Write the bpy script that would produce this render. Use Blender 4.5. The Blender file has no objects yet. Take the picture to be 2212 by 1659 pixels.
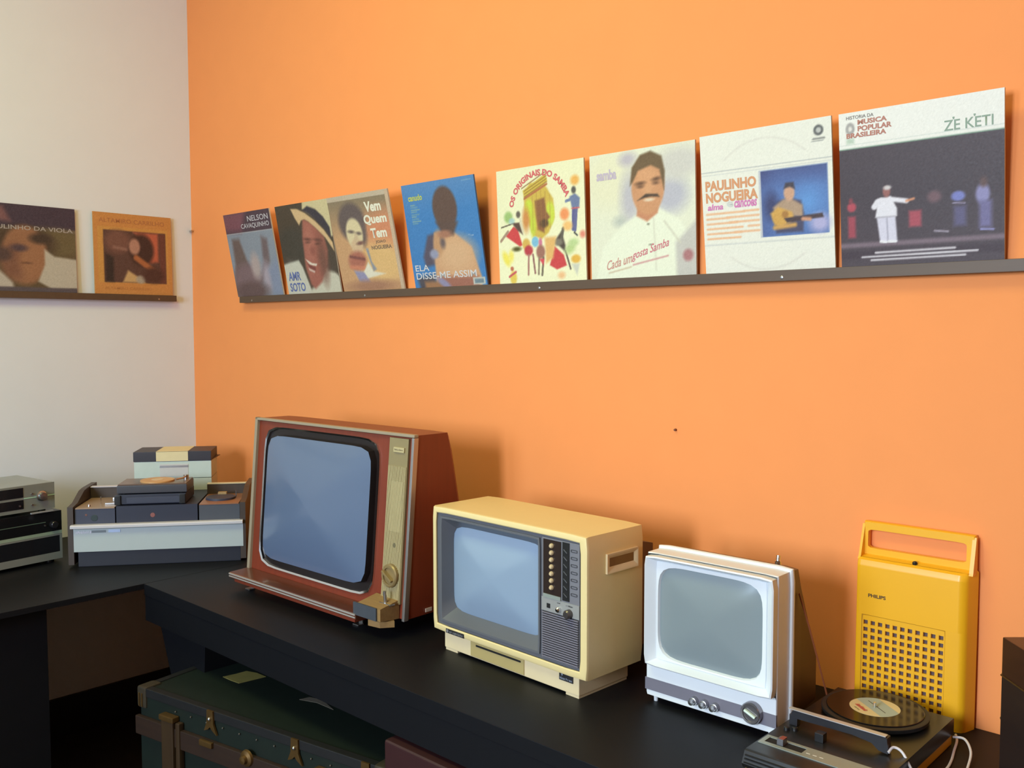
import bpy, bmesh, math, random
import numpy as np
from mathutils import Vector, Matrix, Euler
random.seed(7)
rng = np.random.default_rng(7)
SC = bpy.context.scene
COL = SC.collection
PI = math.pi
R = math.radians

# ------------------------------------------------------------------ camera, light, exposure
ZB = 0.7653                                   # bench top height
cam_d = bpy.data.cameras.new('camera')
cam = bpy.data.objects.new('camera', cam_d)
COL.objects.link(cam)
yaw, pitch, roll = -0.7529, -0.0574, -0.0014
fw = Vector((math.sin(yaw) * math.cos(pitch), math.cos(yaw) * math.cos(pitch), math.sin(pitch)))
rt = fw.cross(Vector((0, 0, 1))).normalized()
up = rt.cross(fw)
r2 = rt * math.cos(roll) + up * math.sin(roll)
u2 = -rt * math.sin(roll) + up * math.cos(roll)
M = Matrix((r2, u2, -fw)).transposed().to_4x4()
M.translation = Vector((3.6447, -1.9341, 1.55))
cam.matrix_world = M
cam_d.sensor_fit = 'HORIZONTAL'
cam_d.sensor_width = 36.0
cam_d.lens = 36.0 * 2003.8 / 2212.0
cam_d.clip_start = 0.02
SC.camera = cam

SC.view_settings.view_transform = 'Standard'
SC.view_settings.look = 'None'
SC.view_settings.exposure = 0.0
SC.view_settings.gamma = 1.0
SC.view_settings.use_curve_mapping = False
SC.cycles.use_denoising = True
SC.cycles.max_bounces = 8
SC.cycles.diffuse_bounces = 5
SC.cycles.caustics_reflective = False
SC.cycles.caustics_refractive = False
SC.cycles.sample_clamp_indirect = 6.0

W = bpy.data.worlds.new('daylight')
SC.world = W
W.use_nodes = True
wn = W.node_tree.nodes
wn['Background'].inputs[0].default_value = (0.72, 0.86, 1.0, 1)
wn['Background'].inputs[1].default_value = 1.2

def area(name, loc, target, sx, sy, power, col, spread=180):
    d = bpy.data.lights.new(name, 'AREA')
    d.shape = 'RECTANGLE'; d.size = sx; d.size_y = sy; d.energy = power; d.color = col; d.spread = R(spread)
    o = bpy.data.objects.new(name, d)
    o.location = loc
    o.rotation_euler = (Vector(target) - Vector(loc)).to_track_quat('-Z', 'Y').to_euler()
    COL.objects.link(o)
    return o
X1, Y0, ZC = 5.4, -4.6, 3.55
WIN = (2.50, 3.15, 1.30, 2.75)                # window opening in the wall behind the camera: x0 x1 z0 z1
area('window_daylight', ((WIN[0] + WIN[1]) / 2, -4.62, (WIN[2] + WIN[3]) / 2), ((WIN[0] + WIN[1]) / 2 + .35, 0, 0.7),
     WIN[1] - WIN[0], WIN[3] - WIN[2], 67, (0.80, 0.885, 1.0), 125)
WIN2 = (1.40, 2.15, 1.20, 2.60)               # second opening in the same wall: x0 x1 z0 z1
area('window_daylight_left', ((WIN2[0] + WIN2[1]) / 2, Y0 - .02, (WIN2[2] + WIN2[3]) / 2), (.3, 0, .7), WIN2[1] - WIN2[0], WIN2[3] - WIN2[2], 57, (0.64, 0.83, 1.0))
area('ceiling_lamp_light', (1.8, -1.7, 3.50), (1.8, -1.7, 0), 1.2, 0.9, 38, (0.95, 1.0, 0.38))

# ------------------------------------------------------------------ materials
def lin(c):
    c = np.asarray(c, float) / 255.0
    return np.where(c <= 0.04045, c / 12.92, ((c + 0.055) / 1.055) ** 2.4)
MATS = {}
def mat(name, rgb, rough=0.5, metal=0.0, var=0.06, scale=30.0, spec=0.5, coat=0.0, bump=0.0, stretch=None):
    if name in MATS: return MATS[name]
    m = bpy.data.materials.new(name)
    m.use_nodes = True
    nt = m.node_tree; b = nt.nodes['Principled BSDF']
    c = [float(x) for x in lin(rgb)]
    b.inputs['Roughness'].default_value = rough
    b.inputs['Metallic'].default_value = metal
    b.inputs['Specular IOR Level'].default_value = spec
    b.inputs['Coat Weight'].default_value = coat
    b.inputs['Coat Roughness'].default_value = 0.08
    tc = nt.nodes.new('ShaderNodeTexCoord')
    mp = nt.nodes.new('ShaderNodeMapping')
    if stretch: mp.inputs['Scale'].default_value = stretch
    nz = nt.nodes.new('ShaderNodeTexNoise')
    nz.inputs['Scale'].default_value = scale
    nz.inputs['Detail'].default_value = 4.0
    mx = nt.nodes.new('ShaderNodeMix'); mx.data_type = 'RGBA'
    mx.inputs[6].default_value = [x * (1 - var) for x in c] + [1]
    mx.inputs[7].default_value = [min(1, x * (1 + var)) for x in c] + [1]
    nt.links.new(tc.outputs['Object'], mp.inputs['Vector'])
    nt.links.new(mp.outputs['Vector'], nz.inputs['Vector'])
    nt.links.new(nz.outputs['Fac'], mx.inputs[0])
    nt.links.new(mx.outputs[2], b.inputs['Base Color'])
    if bump:
        bp = nt.nodes.new('ShaderNodeBump')
        bp.inputs['Strength'].default_value = bump
        bp.inputs['Distance'].default_value = 0.004
        nt.links.new(nz.outputs['Fac'], bp.inputs['Height'])
        nt.links.new(bp.outputs['Normal'], b.inputs['Normal'])
    MATS[name] = m
    return m
def wood(name, a, b2, rough=0.35, axis=0, scale=6.0, coat=0.2):
    if name in MATS: return MATS[name]
    st = [14, 14, 14]; st[axis] = 1.0
    m = mat(name, a, rough, 0, 0.0, scale, coat=coat, stretch=st)
    nt = m.node_tree
    mx = [n for n in nt.nodes if n.type == 'MIX'][0]
    mx.inputs[6].default_value = list(lin(a)) + [1]
    mx.inputs[7].default_value = list(lin(b2)) + [1]
    return m
def print_mat():
    m = bpy.data.materials.new('printed_card'); m.use_nodes = True
    nt = m.node_tree; b = nt.nodes['Principled BSDF']
    a = nt.nodes.new('ShaderNodeAttribute'); a.attribute_name = 'ink'
    nt.links.new(a.outputs['Color'], b.inputs['Base Color'])
    nz = nt.nodes.new('ShaderNodeTexNoise'); nz.inputs['Scale'].default_value = 60
    mr = nt.nodes.new('ShaderNodeMapRange'); mr.inputs[3].default_value = 0.42; mr.inputs[4].default_value = 0.6
    nt.links.new(nz.outputs['Fac'], mr.inputs[0]); nt.links.new(mr.outputs[0], b.inputs['Roughness'])
    b.inputs['Specular IOR Level'].default_value = 0.35
    return m
PRINT = print_mat()

M_ORANGE = mat('orange_wall_paint', (243, 152, 90), 0.75, var=0.03, scale=9, spec=0.25, bump=0.05)
M_WHITE = mat('white_wall_paint', (226, 234, 247), 0.8, var=0.02, scale=9, spec=0.25, bump=0.05)
M_CEIL = mat('ceiling_paint', (225, 220, 210), 0.9, var=0.02)
M_FLOOR = wood('dark_floor', (54, 48, 47), (66, 58, 56), 0.5, 0, 3)
M_SKIRT = mat('dark_skirting', (22, 22, 26), 0.5)
M_BENCH = mat('black_bench_paint', (14, 15, 20), 0.5, var=0.18, scale=14, spec=0.28, bump=0.04)
M_LEDGE = wood('dark_ledge_wood', (80, 62, 50), (94, 74, 58), 0.5, 0, 5, 0)
M_METAL = mat('brushed_metal', (190, 190, 192), 0.3, 1.0, 0.05)
M_CHROME = mat('chrome', (225, 225, 228), 0.12, 1.0, 0.02)
M_BLACK = mat('black_plastic', (24, 24, 27), 0.4)
M_DARK = mat('dark_void', (12, 12, 14), 0.8)
M_BRASS = mat('aged_brass', (104, 78, 42), 0.5, 0.7, 0.25, 60)
M_WHITEP = mat('white_plastic', (226, 232, 236), 0.35, var=0.02)
M_INK = mat('black_ink', (28, 26, 30), 0.6)
M_WINK = mat('white_ink', (232, 228, 218), 0.6)

# ------------------------------------------------------------------ mesh building
class MB:
    def __init__(s, xf=None):
        s.v = []; s.f = []; s.xf = xf
    def add(s, vs, fs, xf=None):
        o = len(s.v)
        for p in vs:
            if xf: p = xf(p)
            if s.xf: p = s.xf(p)
            s.v.append(tuple(p))
        for f in fs: s.f.append(tuple(i + o for i in f))
        return s
    def box(s, x0, x1, y0, y1, z0, z1, bev=0.0, seg=2, xf=None):
        if bev <= 0:
            vs = [(x, y, z) for x in (x0, x1) for y in (y0, y1) for z in (z0, z1)]
            return s.add(vs, [(0, 1, 3, 2), (4, 6, 7, 5), (0, 4, 5, 1), (2, 3, 7, 6), (0, 2, 6, 4), (1, 5, 7, 3)], xf)
        bm = bmesh.new()
        bmesh.ops.create_cube(bm, size=1.0)
        for v in bm.verts:
            v.co = Vector(((x0 + x1) / 2 + v.co.x * (x1 - x0), (y0 + y1) / 2 + v.co.y * (y1 - y0), (z0 + z1) / 2 + v.co.z * (z1 - z0)))
        bmesh.ops.bevel(bm, geom=list(bm.edges), offset=bev, segments=seg, profile=0.6, affect='EDGES')
        bm.verts.index_update()
        s.add([v.co[:] for v in bm.verts], [[v.index for v in f.verts] for f in bm.faces], xf)
        bm.free(); return s
    def loft(s, rings, cap0=False, cap1=False, xf=None):
        n = len(rings[0]); vs = [p for r in rings for p in r]; fs = []
        for k in range(len(rings) - 1):
            for i in range(n):
                j = (i + 1) % n
                fs.append((k * n + i, k * n + j, (k + 1) * n + j, (k + 1) * n + i))
        if cap0: fs.append(tuple(range(n))[::-1])
        if cap1: fs.append(tuple((len(rings) - 1) * n + i for i in range(n)))
        return s.add(vs, fs, xf)
    def cyl(s, p0, p1, r0, r1=None, n=20, cap=True, xf=None):
        r1 = r0 if r1 is None else r1
        p0 = Vector(p0); p1 = Vector(p1); d = (p1 - p0).normalized()
        a = d.orthogonal().normalized(); b = d.cross(a)
        rr = [[tuple(p + a * (r * math.cos(2 * PI * i / n)) + b * (r * math.sin(2 * PI * i / n))) for i in range(n)] for p, r in ((p0, r0), (p1, r1))]
        return s.loft(rr, cap, cap, xf)
    def lathe(s, c, ax, prof, n=28, xf=None):
        # prof: (radius, distance along ax)
        c = Vector(c); d = Vector(ax).normalized(); a = d.orthogonal().normalized(); b = d.cross(a)
        rr = [[tuple(c + d * h + a * (max(r, 1e-5) * math.cos(2 * PI * i / n)) + b * (max(r, 1e-5) * math.sin(2 * PI * i / n))) for i in range(n)] for r, h in prof]
        return s.loft(rr, True, True, xf)
    def tube(s, pts, r, n=8, xf=None):
        P = [Vector(p) for p in pts]; rr = []
        a = None
        for i, p in enumerate(P):
            d = (P[min(i + 1, len(P) - 1)] - P[max(i - 1, 0)]).normalized()
            a = d.orthogonal().normalized() if a is None else (a - d * a.dot(d)).normalized()
            b = d.cross(a)
            rr.append([tuple(p + a * (r * math.cos(2 * PI * k / n)) + b * (r * math.sin(2 * PI * k / n))) for k in range(n)])
        return s.loft(rr, True, True, xf)
    def prism(s, poly, lo, hi, axis, xf=None):
        # poly: 2-D points in the other two axes (order of x,y,z with axis left out)
        def mk(p, t):
            q = list(p); q.insert(axis, t); return tuple(q)
        n = len(poly)
        vs = [mk(p, lo) for p in poly] + [mk(p, hi) for p in poly]
        fs = [(i, (i + 1) % n, n + (i + 1) % n, n + i) for i in range(n)] + [tuple(range(n))[::-1], tuple(range(n, 2 * n))]
        return s.add(vs, fs, xf)
    def ball(s, c, r, n=10, sq=(1, 1, 1)):
        prof = [(math.sin(PI * k / n) * r, -math.cos(PI * k / n) * r) for k in range(n + 1)]
        return s.lathe(c, (0, 0, 1), prof, 14, xf=(lambda p: (c[0] + (p[0] - c[0]) * sq[0], c[1] + (p[1] - c[1]) * sq[1], c[2] + (p[2] - c[2]) * sq[2])))
    def build(s, name, m, parent=None, label=None, smooth=True):
        me = bpy.data.meshes.new(name)
        me.from_pydata(s.v, [], s.f)
        bm = bmesh.new(); bm.from_mesh(me)
        bmesh.ops.recalc_face_normals(bm, faces=bm.faces)
        bm.to_mesh(me); bm.free()
        me.materials.append(m)
        if smooth:
            me.polygons.foreach_set('use_smooth', [True] * len(me.polygons))
            me.set_sharp_from_angle(angle=R(35))
        o = bpy.data.objects.new(name, me)
        if smooth and name != 'screen':
            wn_ = o.modifiers.new('weighted_normal', 'WEIGHTED_NORMAL'); wn_.keep_sharp = True; wn_.weight = 80
        COL.objects.link(o)
        if parent: o.parent = parent
        if label: o['label'] = label
        return o

def thing(name, label, cat, loc=(0, 0, 0), rotz=0.0, rotx=0.0, group=None):
    o = bpy.data.objects.new(name, None)
    o.empty_display_size = 0.05
    o.location = loc; o.rotation_euler = (rotx, 0, rotz)
    COL.objects.link(o)
    o['label'] = label; o['category'] = cat
    if group: o['group'] = group
    return o
def tag(o, label, cat, group=None):
    o['label'] = label; o['category'] = cat
    if group: o['group'] = group
    return o
def struct(name, mb, m, parent=None):
    o = mb.build(name, m, parent)
    if parent is None: o['kind'] = 'structure'
    return o

def outline(cx, cz, hw, hh, n=8.0, y=0.0, N=64):
    out = []
    for i in range(N):
        a = 2 * PI * i / N; c, s_ = math.cos(a), math.sin(a)
        r = (abs(c) ** n + abs(s_) ** n) ** (-1.0 / n)
        out.append((cx + hw * c * r, y, cz + hh * s_ * r))
    return out
def orect(x0, x1, z0, z1, y, n=300, N=64):
    return outline((x0 + x1) / 2, (z0 + z1) / 2, (x1 - x0) / 2, (z1 - z0) / 2, n, y, N)
def crt(cx, cz, hw, hh, n, y, bulge, K=10, N=64, xf=None):
    rings = []
    for k in range(K + 1):
        t = max(1 - k / K, 0.001)
        rings.append([(cx + (p[0] - cx) * t, y - bulge * (1 - t * t), cz + (p[2] - cz) * t) for p in outline(cx, cz, hw, hh, n, y, N)])
    return MB(xf).loft(rings, False, True)

def text_obj(name, s, m, parent, org, w, h, right=(1, 0, 0), upv=(0, 0, 1), bold=0.0, shear=0.0, lift=0.0004, curve=None):
    cu = bpy.data.curves.new(name, 'FONT')
    cu.body = s; cu.resolution_u = 3; cu.offset = bold + 0.010; cu.shear = shear
    t = bpy.data.objects.new(name, cu); COL.objects.link(t)
    dg = bpy.context.evaluated_depsgraph_get()
    me = bpy.data.meshes.new_from_object(t.evaluated_get(dg))
    bpy.data.objects.remove(t); bpy.data.curves.remove(cu)
    P = np.array([v.co[:] for v in me.vertices])
    mn, mx = P.min(0), P.max(0)
    Rv = np.array(right, float); Uv = np.array(upv, float); Nv = np.cross(Rv, Uv)
    a = (P[:, 0] - mn[0]) / (mx[0] - mn[0]) * w
    b = (P[:, 1] - mn[1]) / max(mx[1] - mn[1], 1e-6) * h
    if curve:
        cx, cz, rad, a0, a1 = curve
        th = a0 + (a1 - a0) * a / w
        X = cx + (rad + b) * np.cos(th); Z = cz + (rad + b) * np.sin(th) * 1.0
        Q = np.array(org)[None] + X[:, None] * Rv + Z[:, None] * Uv + Nv * lift
    else:
        Q = np.array(org)[None] + a[:, None] * Rv + b[:, None] * Uv + Nv * lift
    for v, q in zip(me.vertices, Q): v.co = q
    me.materials.clear(); me.materials.append(m); me.name = name
    o = bpy.data.objects.new(name, me); COL.objects.link(o)
    o.parent = parent
    return o

def strokes(name, m, parent, x0, z0, w, h, y, n=8, slant=.2, seed=1, xf=None):
    # worn lettering too small to read: a row of little upright and cross strokes
    r_ = random.Random(seed); b_ = MB(xf); p = w / n
    for i in range(n):
        x = x0 + i * p
        k = lambda q, z0=z0: (q[0] + (q[2] - z0) * slant, q[1], q[2])
        b_.box(x + p * .10, x + p * .32, y - .0003, y, z0, z0 + h * (1 if r_.random() < .3 else .72), xf=k)
        if r_.random() < .7: b_.box(x + p * .32, x + p * .8, y - .0003, y, z0 + h * r_.choice((0, .3, .55)), z0 + h * .2 + h * r_.choice((0, .3, .55)), xf=k)
        if r_.random() < .6: b_.box(x + p * .62, x + p * .82, y - .0003, y, z0, z0 + h * .7, xf=k)
    return b_.build(name, m, parent)

# ------------------------------------------------------------------ the room
struct('floor', MB().box(-0.1, X1 + .1, Y0 - .1, .1, -.1, 0), M_FLOOR)
struct('ceiling', MB().box(-0.1, X1 + .1, Y0 - .1, .1, ZC, ZC + .1), M_CEIL)
struct('wall_back', MB().box(-0.1, X1 + .1, 0, .1, 0, ZC), M_ORANGE)
struct('wall_left', MB().box(-0.1, 0, Y0 - .1, 0, 0, ZC), M_WHITE)
struct('wall_right', MB().box(X1, X1 + .1, Y0 - .1, 0, 0, ZC), mat('tan_wall_paint', (208, 172, 136), .8, var=.03))
wf = MB()
wf.box(0, WIN2[0], Y0 - .1, Y0, 0, ZC); wf.box(WIN2[1], WIN[0], Y0 - .1, Y0, 0, ZC); wf.box(WIN[1], X1, Y0 - .1, Y0, 0, ZC)
for q in (WIN, WIN2):
    wf.box(q[0], q[1], Y0 - .1, Y0, 0, q[2]); wf.box(q[0], q[1], Y0 - .1, Y0, q[3], ZC)
struct('wall_front', wf, M_WHITE)
for k, q in enumerate((WIN, WIN2)):
    fr = MB()
    fr.box(q[0] - .06, q[0], Y0, Y0 + .02, q[2] - .06, q[3] + .06); fr.box(q[1], q[1] + .06, Y0, Y0 + .02, q[2] - .06, q[3] + .06)
    fr.box(q[0], q[1], Y0, Y0 + .02, q[3], q[3] + .06); fr.box(q[0], q[1], Y0, Y0 + .03, q[2] - .06, q[2])
    struct('window_%d' % (k + 1), fr, M_WHITEP)
struct('baseboard_left', MB().box(0, .015, Y0, 0, 0, .15), M_SKIRT)
struct('baseboard_back', MB().box(.015, X1, -.015, 0, 0, .15), M_SKIRT)

# ------------------------------------------------------------------ benches
DR, DL = 0.641, 0.861
b = thing('display_bench', 'long black bench along the orange wall carrying the televisions', 'bench', (0, 0, 0))
MB().box(DL + .001, 4.6, -DR, -.001, ZB - .035, ZB, .002).build('bench_top', M_BENCH, b)
MB().box(DL + .001, 4.6, -DR + .003, -DR + .033, ZB - .115, ZB - .0352).build('fascia', M_BENCH, b)
MB().prism([(.885, ZB - .1155), (1.17, ZB - .1155), (1.135, .2), (1.11, .0), (1.05, 0), (1.095, .17)], -.605, -.30, 1).build('leg', M_BENCH, b)
MB().prism([(4.3, ZB - .1155), (4.5, ZB - .1155), (4.5, 0), (4.42, 0)], -.605, -.30, 1).build('leg', M_BENCH, b)
b = thing('display_bench', 'black bench along the white wall carrying the record console', 'bench', (0, 0, 0))
MB().box(.001, DL, -3.2, -.001, ZB - .018, ZB, .002).build('bench_top', M_BENCH, b)
MB().box(.78, .80, -3.15, -.908, 0, ZB - .0182).build('side_panel', M_BENCH, b)
MB().box(.02, .78, -3.15, -3.13, 0, ZB - .0182).build('side_panel', M_BENCH, b)
MB().cyl((.05, -.05, 0), (.05, -.05, ZB - .0182), .02).build('leg', M_BENCH, b)

# ------------------------------------------------------------------ wall ledges
ZS, ZL = 1.6826, 1.6955
l = thing('record_ledge', 'narrow dark wooden ledge on the orange wall under eight record sleeves', 'ledge')
MB().box(.415, 4.3, -.028, -.0005, ZS - .024, ZS, .0015).build('ledge_bar', M_LEDGE, l)
for x in (.504, 1.195, 1.961, 2.674, 3.4):
    MB().lathe((x, -.028, ZS - .016), (0, -1, 0), [(.0035, 0), (.0035, .0006), (.002, .0014)], 10).build('screw', M_METAL, l)
l = thing('record_ledge', 'narrow dark ledge on the white wall under two record sleeves', 'ledge')
MB().box(.0005, .028, -2.6, -.086, ZL - .024, ZL, .0015).build('ledge_bar', M_LEDGE, l)
for y in (-.162, -.9):
    MB().lathe((.028, y, ZL - .016), (1, 0, 0), [(.0035, 0), (.0035, .0006), (.002, .0014)], 10).build('screw', M_METAL, l)

# ------------------------------------------------------------------ record sleeves
S = 0.315
class Canvas:
    def __init__(s, n, bg):
        s.n = n
        g = (np.arange(n + 1)) / n
        s.u, s.v = np.meshgrid(g, g)                 # v up
        s.c = np.zeros((n + 1, n + 1, 3)) + np.array(bg, float)
    def _mix(s, a, col):
        s.c = s.c * (1 - a[..., None]) + np.array(col, float) * a[..., None]
    def rect(s, u0, v0, u1, v1, col, soft=.006, al=1.0):
        d = np.minimum(np.minimum(s.u - u0, u1 - s.u), np.minimum(s.v - v0, v1 - s.v))
        s._mix(np.clip(d / soft + .5, 0, 1) * al, col); return s
    def ell(s, cu, cv, ru, rv, col, soft=.02, rot=0.0, al=1.0):
        c, q = math.cos(rot), math.sin(rot)
        x = (s.u - cu) * c + (s.v - cv) * q; y = -(s.u - cu) * q + (s.v - cv) * c
        k = np.sqrt((x / ru) ** 2 + (y / rv) ** 2)
        d = (1 - k) * min(ru, rv)
        s._mix(np.clip(d / soft + .5, 0, 1) * al, col); return s
    def poly(s, pts, col, soft=.012, al=1.0):
        P = np.array(pts, float); d2 = np.full(s.u.shape, 1e9); ins = np.zeros(s.u.shape, bool)
        for i in range(len(P)):
            a, b_ = P[i], P[(i + 1) % len(P)]
            e = b_ - a; w0 = s.u - a[0]; w1 = s.v - a[1]
            t = np.clip((w0 * e[0] + w1 * e[1]) / (e @ e + 1e-12), 0, 1)
            d2 = np.minimum(d2, (w0 - t * e[0]) ** 2 + (w1 - t * e[1]) ** 2)
            cr = ((a[1] <= s.v) & (b_[1] > s.v)) | ((b_[1] <= s.v) & (a[1] > s.v))
            xx = a[0] + (s.v - a[1]) / np.where(abs(e[1]) < 1e-9, 1e-9, e[1]) * e[0]
            ins ^= cr & (s.u < xx)
        d = np.sqrt(d2) * np.where(ins, 1, -1)
        s._mix(np.clip(d / soft + .5, 0, 1) * al, col); return s
    def line(s, u0, v0, u1, v1, wd, col, soft=.006, al=1.0):
        e = np.array((u1 - u0, v1 - v0)); t = np.clip(((s.u - u0) * e[0] + (s.v - v0) * e[1]) / (e @ e), 0, 1)
        d = wd / 2 - np.hypot(s.u - u0 - t * e[0], s.v - v0 - t * e[1])
        s._mix(np.clip(d / soft + .5, 0, 1) * al, col); return s
    def grad(s, col, f, al=1.0):
        s._mix(np.clip(f(s.u, s.v), 0, 1) * al, col); return s
    def speck(s, amt):
        s.c = np.clip(s.c + rng.normal(0, amt, s.c.shape[:2] + (1,)), 0, 255); return s

def sleeve(label, cv, loc, lean, rotz, texts, group, edge=(205, 198, 184)):
    t = thing('record_sleeve', label, 'record sleeve', loc, rotz, lean, group)
    th = .005
    MB().box(0, S, -th, 0, 0, S).build('card_jacket', mat('sleeve_card_%d_%d_%d' % edge, edge, .7), t)
    n = cv.n
    g = np.arange(n + 1) / n * S
    xx, zz = np.meshgrid(g, g)
    vs = np.stack([xx.ravel(), np.full(xx.size, -th - .0003), zz.ravel()], 1)
    idx = np.arange((n + 1) * (n + 1)).reshape(n + 1, n + 1)
    fs = np.stack([idx[:-1, :-1], idx[:-1, 1:], idx[1:, 1:], idx[1:, :-1]], -1).reshape(-1, 4)
    me = bpy.data.meshes.new('printed_cover')
    me.from_pydata(vs.tolist(), [], fs.tolist())
    at = me.color_attributes.new('ink', 'FLOAT_COLOR', 'POINT')
    c = lin(np.clip(cv.c.reshape(-1, 3), 0, 255)) * 0.92
    at.data.foreach_set('color', np.concatenate([c, np.ones((len(c), 1))], 1).ravel())
    me.materials.append(PRINT)
    o = bpy.data.objects.new('printed_cover', me); COL.objects.link(o); o.parent = t
    for tx in texts:
        s_, u0, v0, w, h, col = tx[:6]
        kw = tx[6] if len(tx) > 6 else {}
        mm = mat('ink_%d_%d_%d' % col, col, .6, var=0.03)
        text_obj('lettering', s_, mm, o, (u0 * S, -th - .0003, v0 * S), w * S, h * S, **kw)
    return t

N1 = 110
# 0 --- leftmost on the orange wall
c0 = Canvas(N1, (140, 146, 158))
c0.rect(-.1, .765, 1.1, 1.1, (82, 64, 74)).poly([(-.1, 1.02), (.5, 1.02), (.34, .78), (-.1, .8)], (126, 80, 90), .1)
c0.line(0, .762, 1, .762, .008, (176, 172, 176))
c0.poly([(.1, .70), (.26, .70), (.38, .35), (.46, .25), (.2, .0), (-.05, .0), (.08, .4)], (112, 94, 90), .06)
c0.poly([(.74, .70), (.86, .66), (.84, .4), (.7, .2), (.55, .16), (.7, .4)], (116, 100, 102), .06)
c0.ell(.3, .2, .3, .2, (128, 104, 108), .1).ell(.52, .36, .10, .15, (178, 160, 158), .08).ell(.74, .22, .1, .16, (170, 158, 170), .1)
c0.ell(.34, .06, .36, .12, (104, 82, 82), .08).poly([(.78, .3), (1, .45), (1, 0), (.8, 0)], (134, 142, 166), .1).speck(4)
sleeve('blue-grey record sleeve with plum title band, nearest the corner on the orange wall', c0, (.3895, -.012, ZS + .0005), .19, 0,
       [('NELSON', .52, .885, .44, .065, (190, 182, 188)), ('CAVAQUINHO', .36, .80, .60, .065, (190, 182, 188))], 'record sleeves on the long ledge')
# 1 --- straw hat
c1 = Canvas(N1, (78, 66, 54))
c1.ell(.2, .42, .1, .1, (128, 122, 118), .1).ell(.25, .55, .3, .2, (70, 64, 56), .1)
c1.poly([(-.1, .33), (.1, .36), (.3, .38), (.36, .30), (.46, .04), (.5, -.1), (-.1, -.1)], (202, 198, 184), .03)
c1.poly([(.6, .1), (.78, .27), (.9, .26), (1.1, .1), (1.1, -.1), (.3, -.1), (.48, .06)], (202, 196, 178), .04)
c1.poly([(.92, .58), (1.02, .45), (.96, .22), (.82, .24), (.84, .45)], (80, 68, 58), .05)
c1.poly([(.5, .83), (.66, .76), (.84, .62), (.87, .46), (.82, .3), (.68, .12), (.54, .05), (.47, .1), (.42, .3), (.44, .6)], (162, 98, 84), .04)
c1.ell(.56, .56, .09, .2, (174, 110, 94), .09).ell(.76, .36, .08, .22, (122, 82, 70), .1).ell(.5, .34, .06, .12, (172, 106, 92), .08)
c1.ell(.53, .60, .065, .014, (104, 66, 58), .025, -.1).ell(.72, .58, .06, .014, (100, 64, 56), .025, -.15).ell(.53, .565, .045, .012, (112, 72, 62), .02).ell(.71, .54, .045, .012, (104, 66, 56), .02).ell(.60, .47, .05, .05, (150, 90, 78), .05)
c1.poly([(.43, .39), (.55, .335), (.64, .325), (.62, .30), (.5, .32)], (222, 206, 190), .012).poly([(.45, .34), (.6, .285), (.6, .25), (.5, .275)], (128, 70, 64), .015).poly([(.46, .29), (.58, .245), (.57, .225), (.48, .255)], (206, 176, 164), .012)
c1.poly([(.52, .93), (.56, 1.1), (1.1, 1.1), (1.1, .62), (.97, .6), (.8, .78)], (208, 192, 150), .025)
c1.poly([(.52, .92), (.62, .955), (.76, .91), (.88, .82), (.97, .70), (.97, .58), (.86, .70), (.74, .80), (.62, .875)], (64, 58, 66), .02)
c1.poly([(.3, .95), (.42, .94), (.56, .885), (.72, .79), (.86, .68), (.98, .54), (.99, .44), (.86, .60), (.72, .71), (.60, .79), (.53, .82), (.47, .81), (.42, .76), (.36, .84)], (212, 178, 134), .018)
c1.speck(4)
sleeve('record sleeve showing a laughing man in a straw boater hat', c1, (.7395, -.012, ZS + .0005), .18, 0,
       [('AMR', .05, .155, .24, .10, (96, 108, 160), dict(bold=.02)), ('SOTO', .05, .03, .30, .10, (96, 108, 160), dict(bold=.02))], 'record sleeves on the long ledge')
# 2 --- tan caricature
c2 = Canvas(N1, (204, 158, 116))
c2.grad((142, 124, 100), lambda u, v: (v - .55) * 2.6).ell(.85, .55, .35, .25, (212, 140, 104), .2).ell(.7, .28, .4, .22, (224, 182, 124), .15)
c2.ell(.35, .72, .22, .20, (104, 90, 88), .06).ell(.46, .6, .1, .14, (112, 96, 92), .06)
c2.ell(.36, .6, .135, .16, (222, 204, 164), .03).ell(.37, .47, .1, .08, (214, 182, 146), .03)
c2.ell(.31, .625, .05, .016, (112, 96, 90), .02, -.1).ell(.43, .60, .045, .016, (112, 96, 90), .02, -.1).ell(.38, .55, .03, .05, (206, 180, 146), .03).ell(.43, .50, .06, .018, (128, 92, 84), .02, .1)
c2.ell(.33, .32, .15, .1, (176, 110, 92), .05, .1).line(.22, .37, .45, .33, .03, (130, 80, 74), .02).line(.2, .26, .43, .24, .04, (206, 132, 104), .02)
c2.poly([(.24, .22), (.42, .2), (.5, .06), (.3, .1)], (150, 146, 178), .03)
c2.poly([(.4, .2), (.5, .3), (.56, .2), (.75, .17), (.45, .13)], (228, 220, 200), .02)
c2.poly([(.50, .44), (.54, .44), (.56, .3), (.62, .22), (.56, .2), (.53, .32)], (146, 148, 158), .02)
c2.ell(.5, .05, .4, .06, (170, 124, 98), .06)
c2.rect(-.1, .95, 1.1, 1.1, (196, 178, 156)).rect(.95, -.1, 1.1, 1.1, (202, 176, 150)).speck(4)
sleeve('tan record sleeve with a drawn curly-haired head and white title', c2, (1.0705, -.012, ZS + .0005), .225, 0,
       [('Vem', .60, .80, .26, .105, (226, 220, 200), dict(bold=.03)), ('Quem', .555, .665, .36, .11, (226, 220, 200), dict(bold=.03)),
        ('Tem', .63, .535, .25, .10, (226, 220, 200), dict(bold=.03)), ('JOAO', .68, .475, .16, .035, (128, 104, 84), dict(bold=.02)),
        ('NOGUEIRA', .60, .42, .32, .04, (128, 104, 84), dict(bold=.02))], 'record sleeves on the long ledge')
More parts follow.
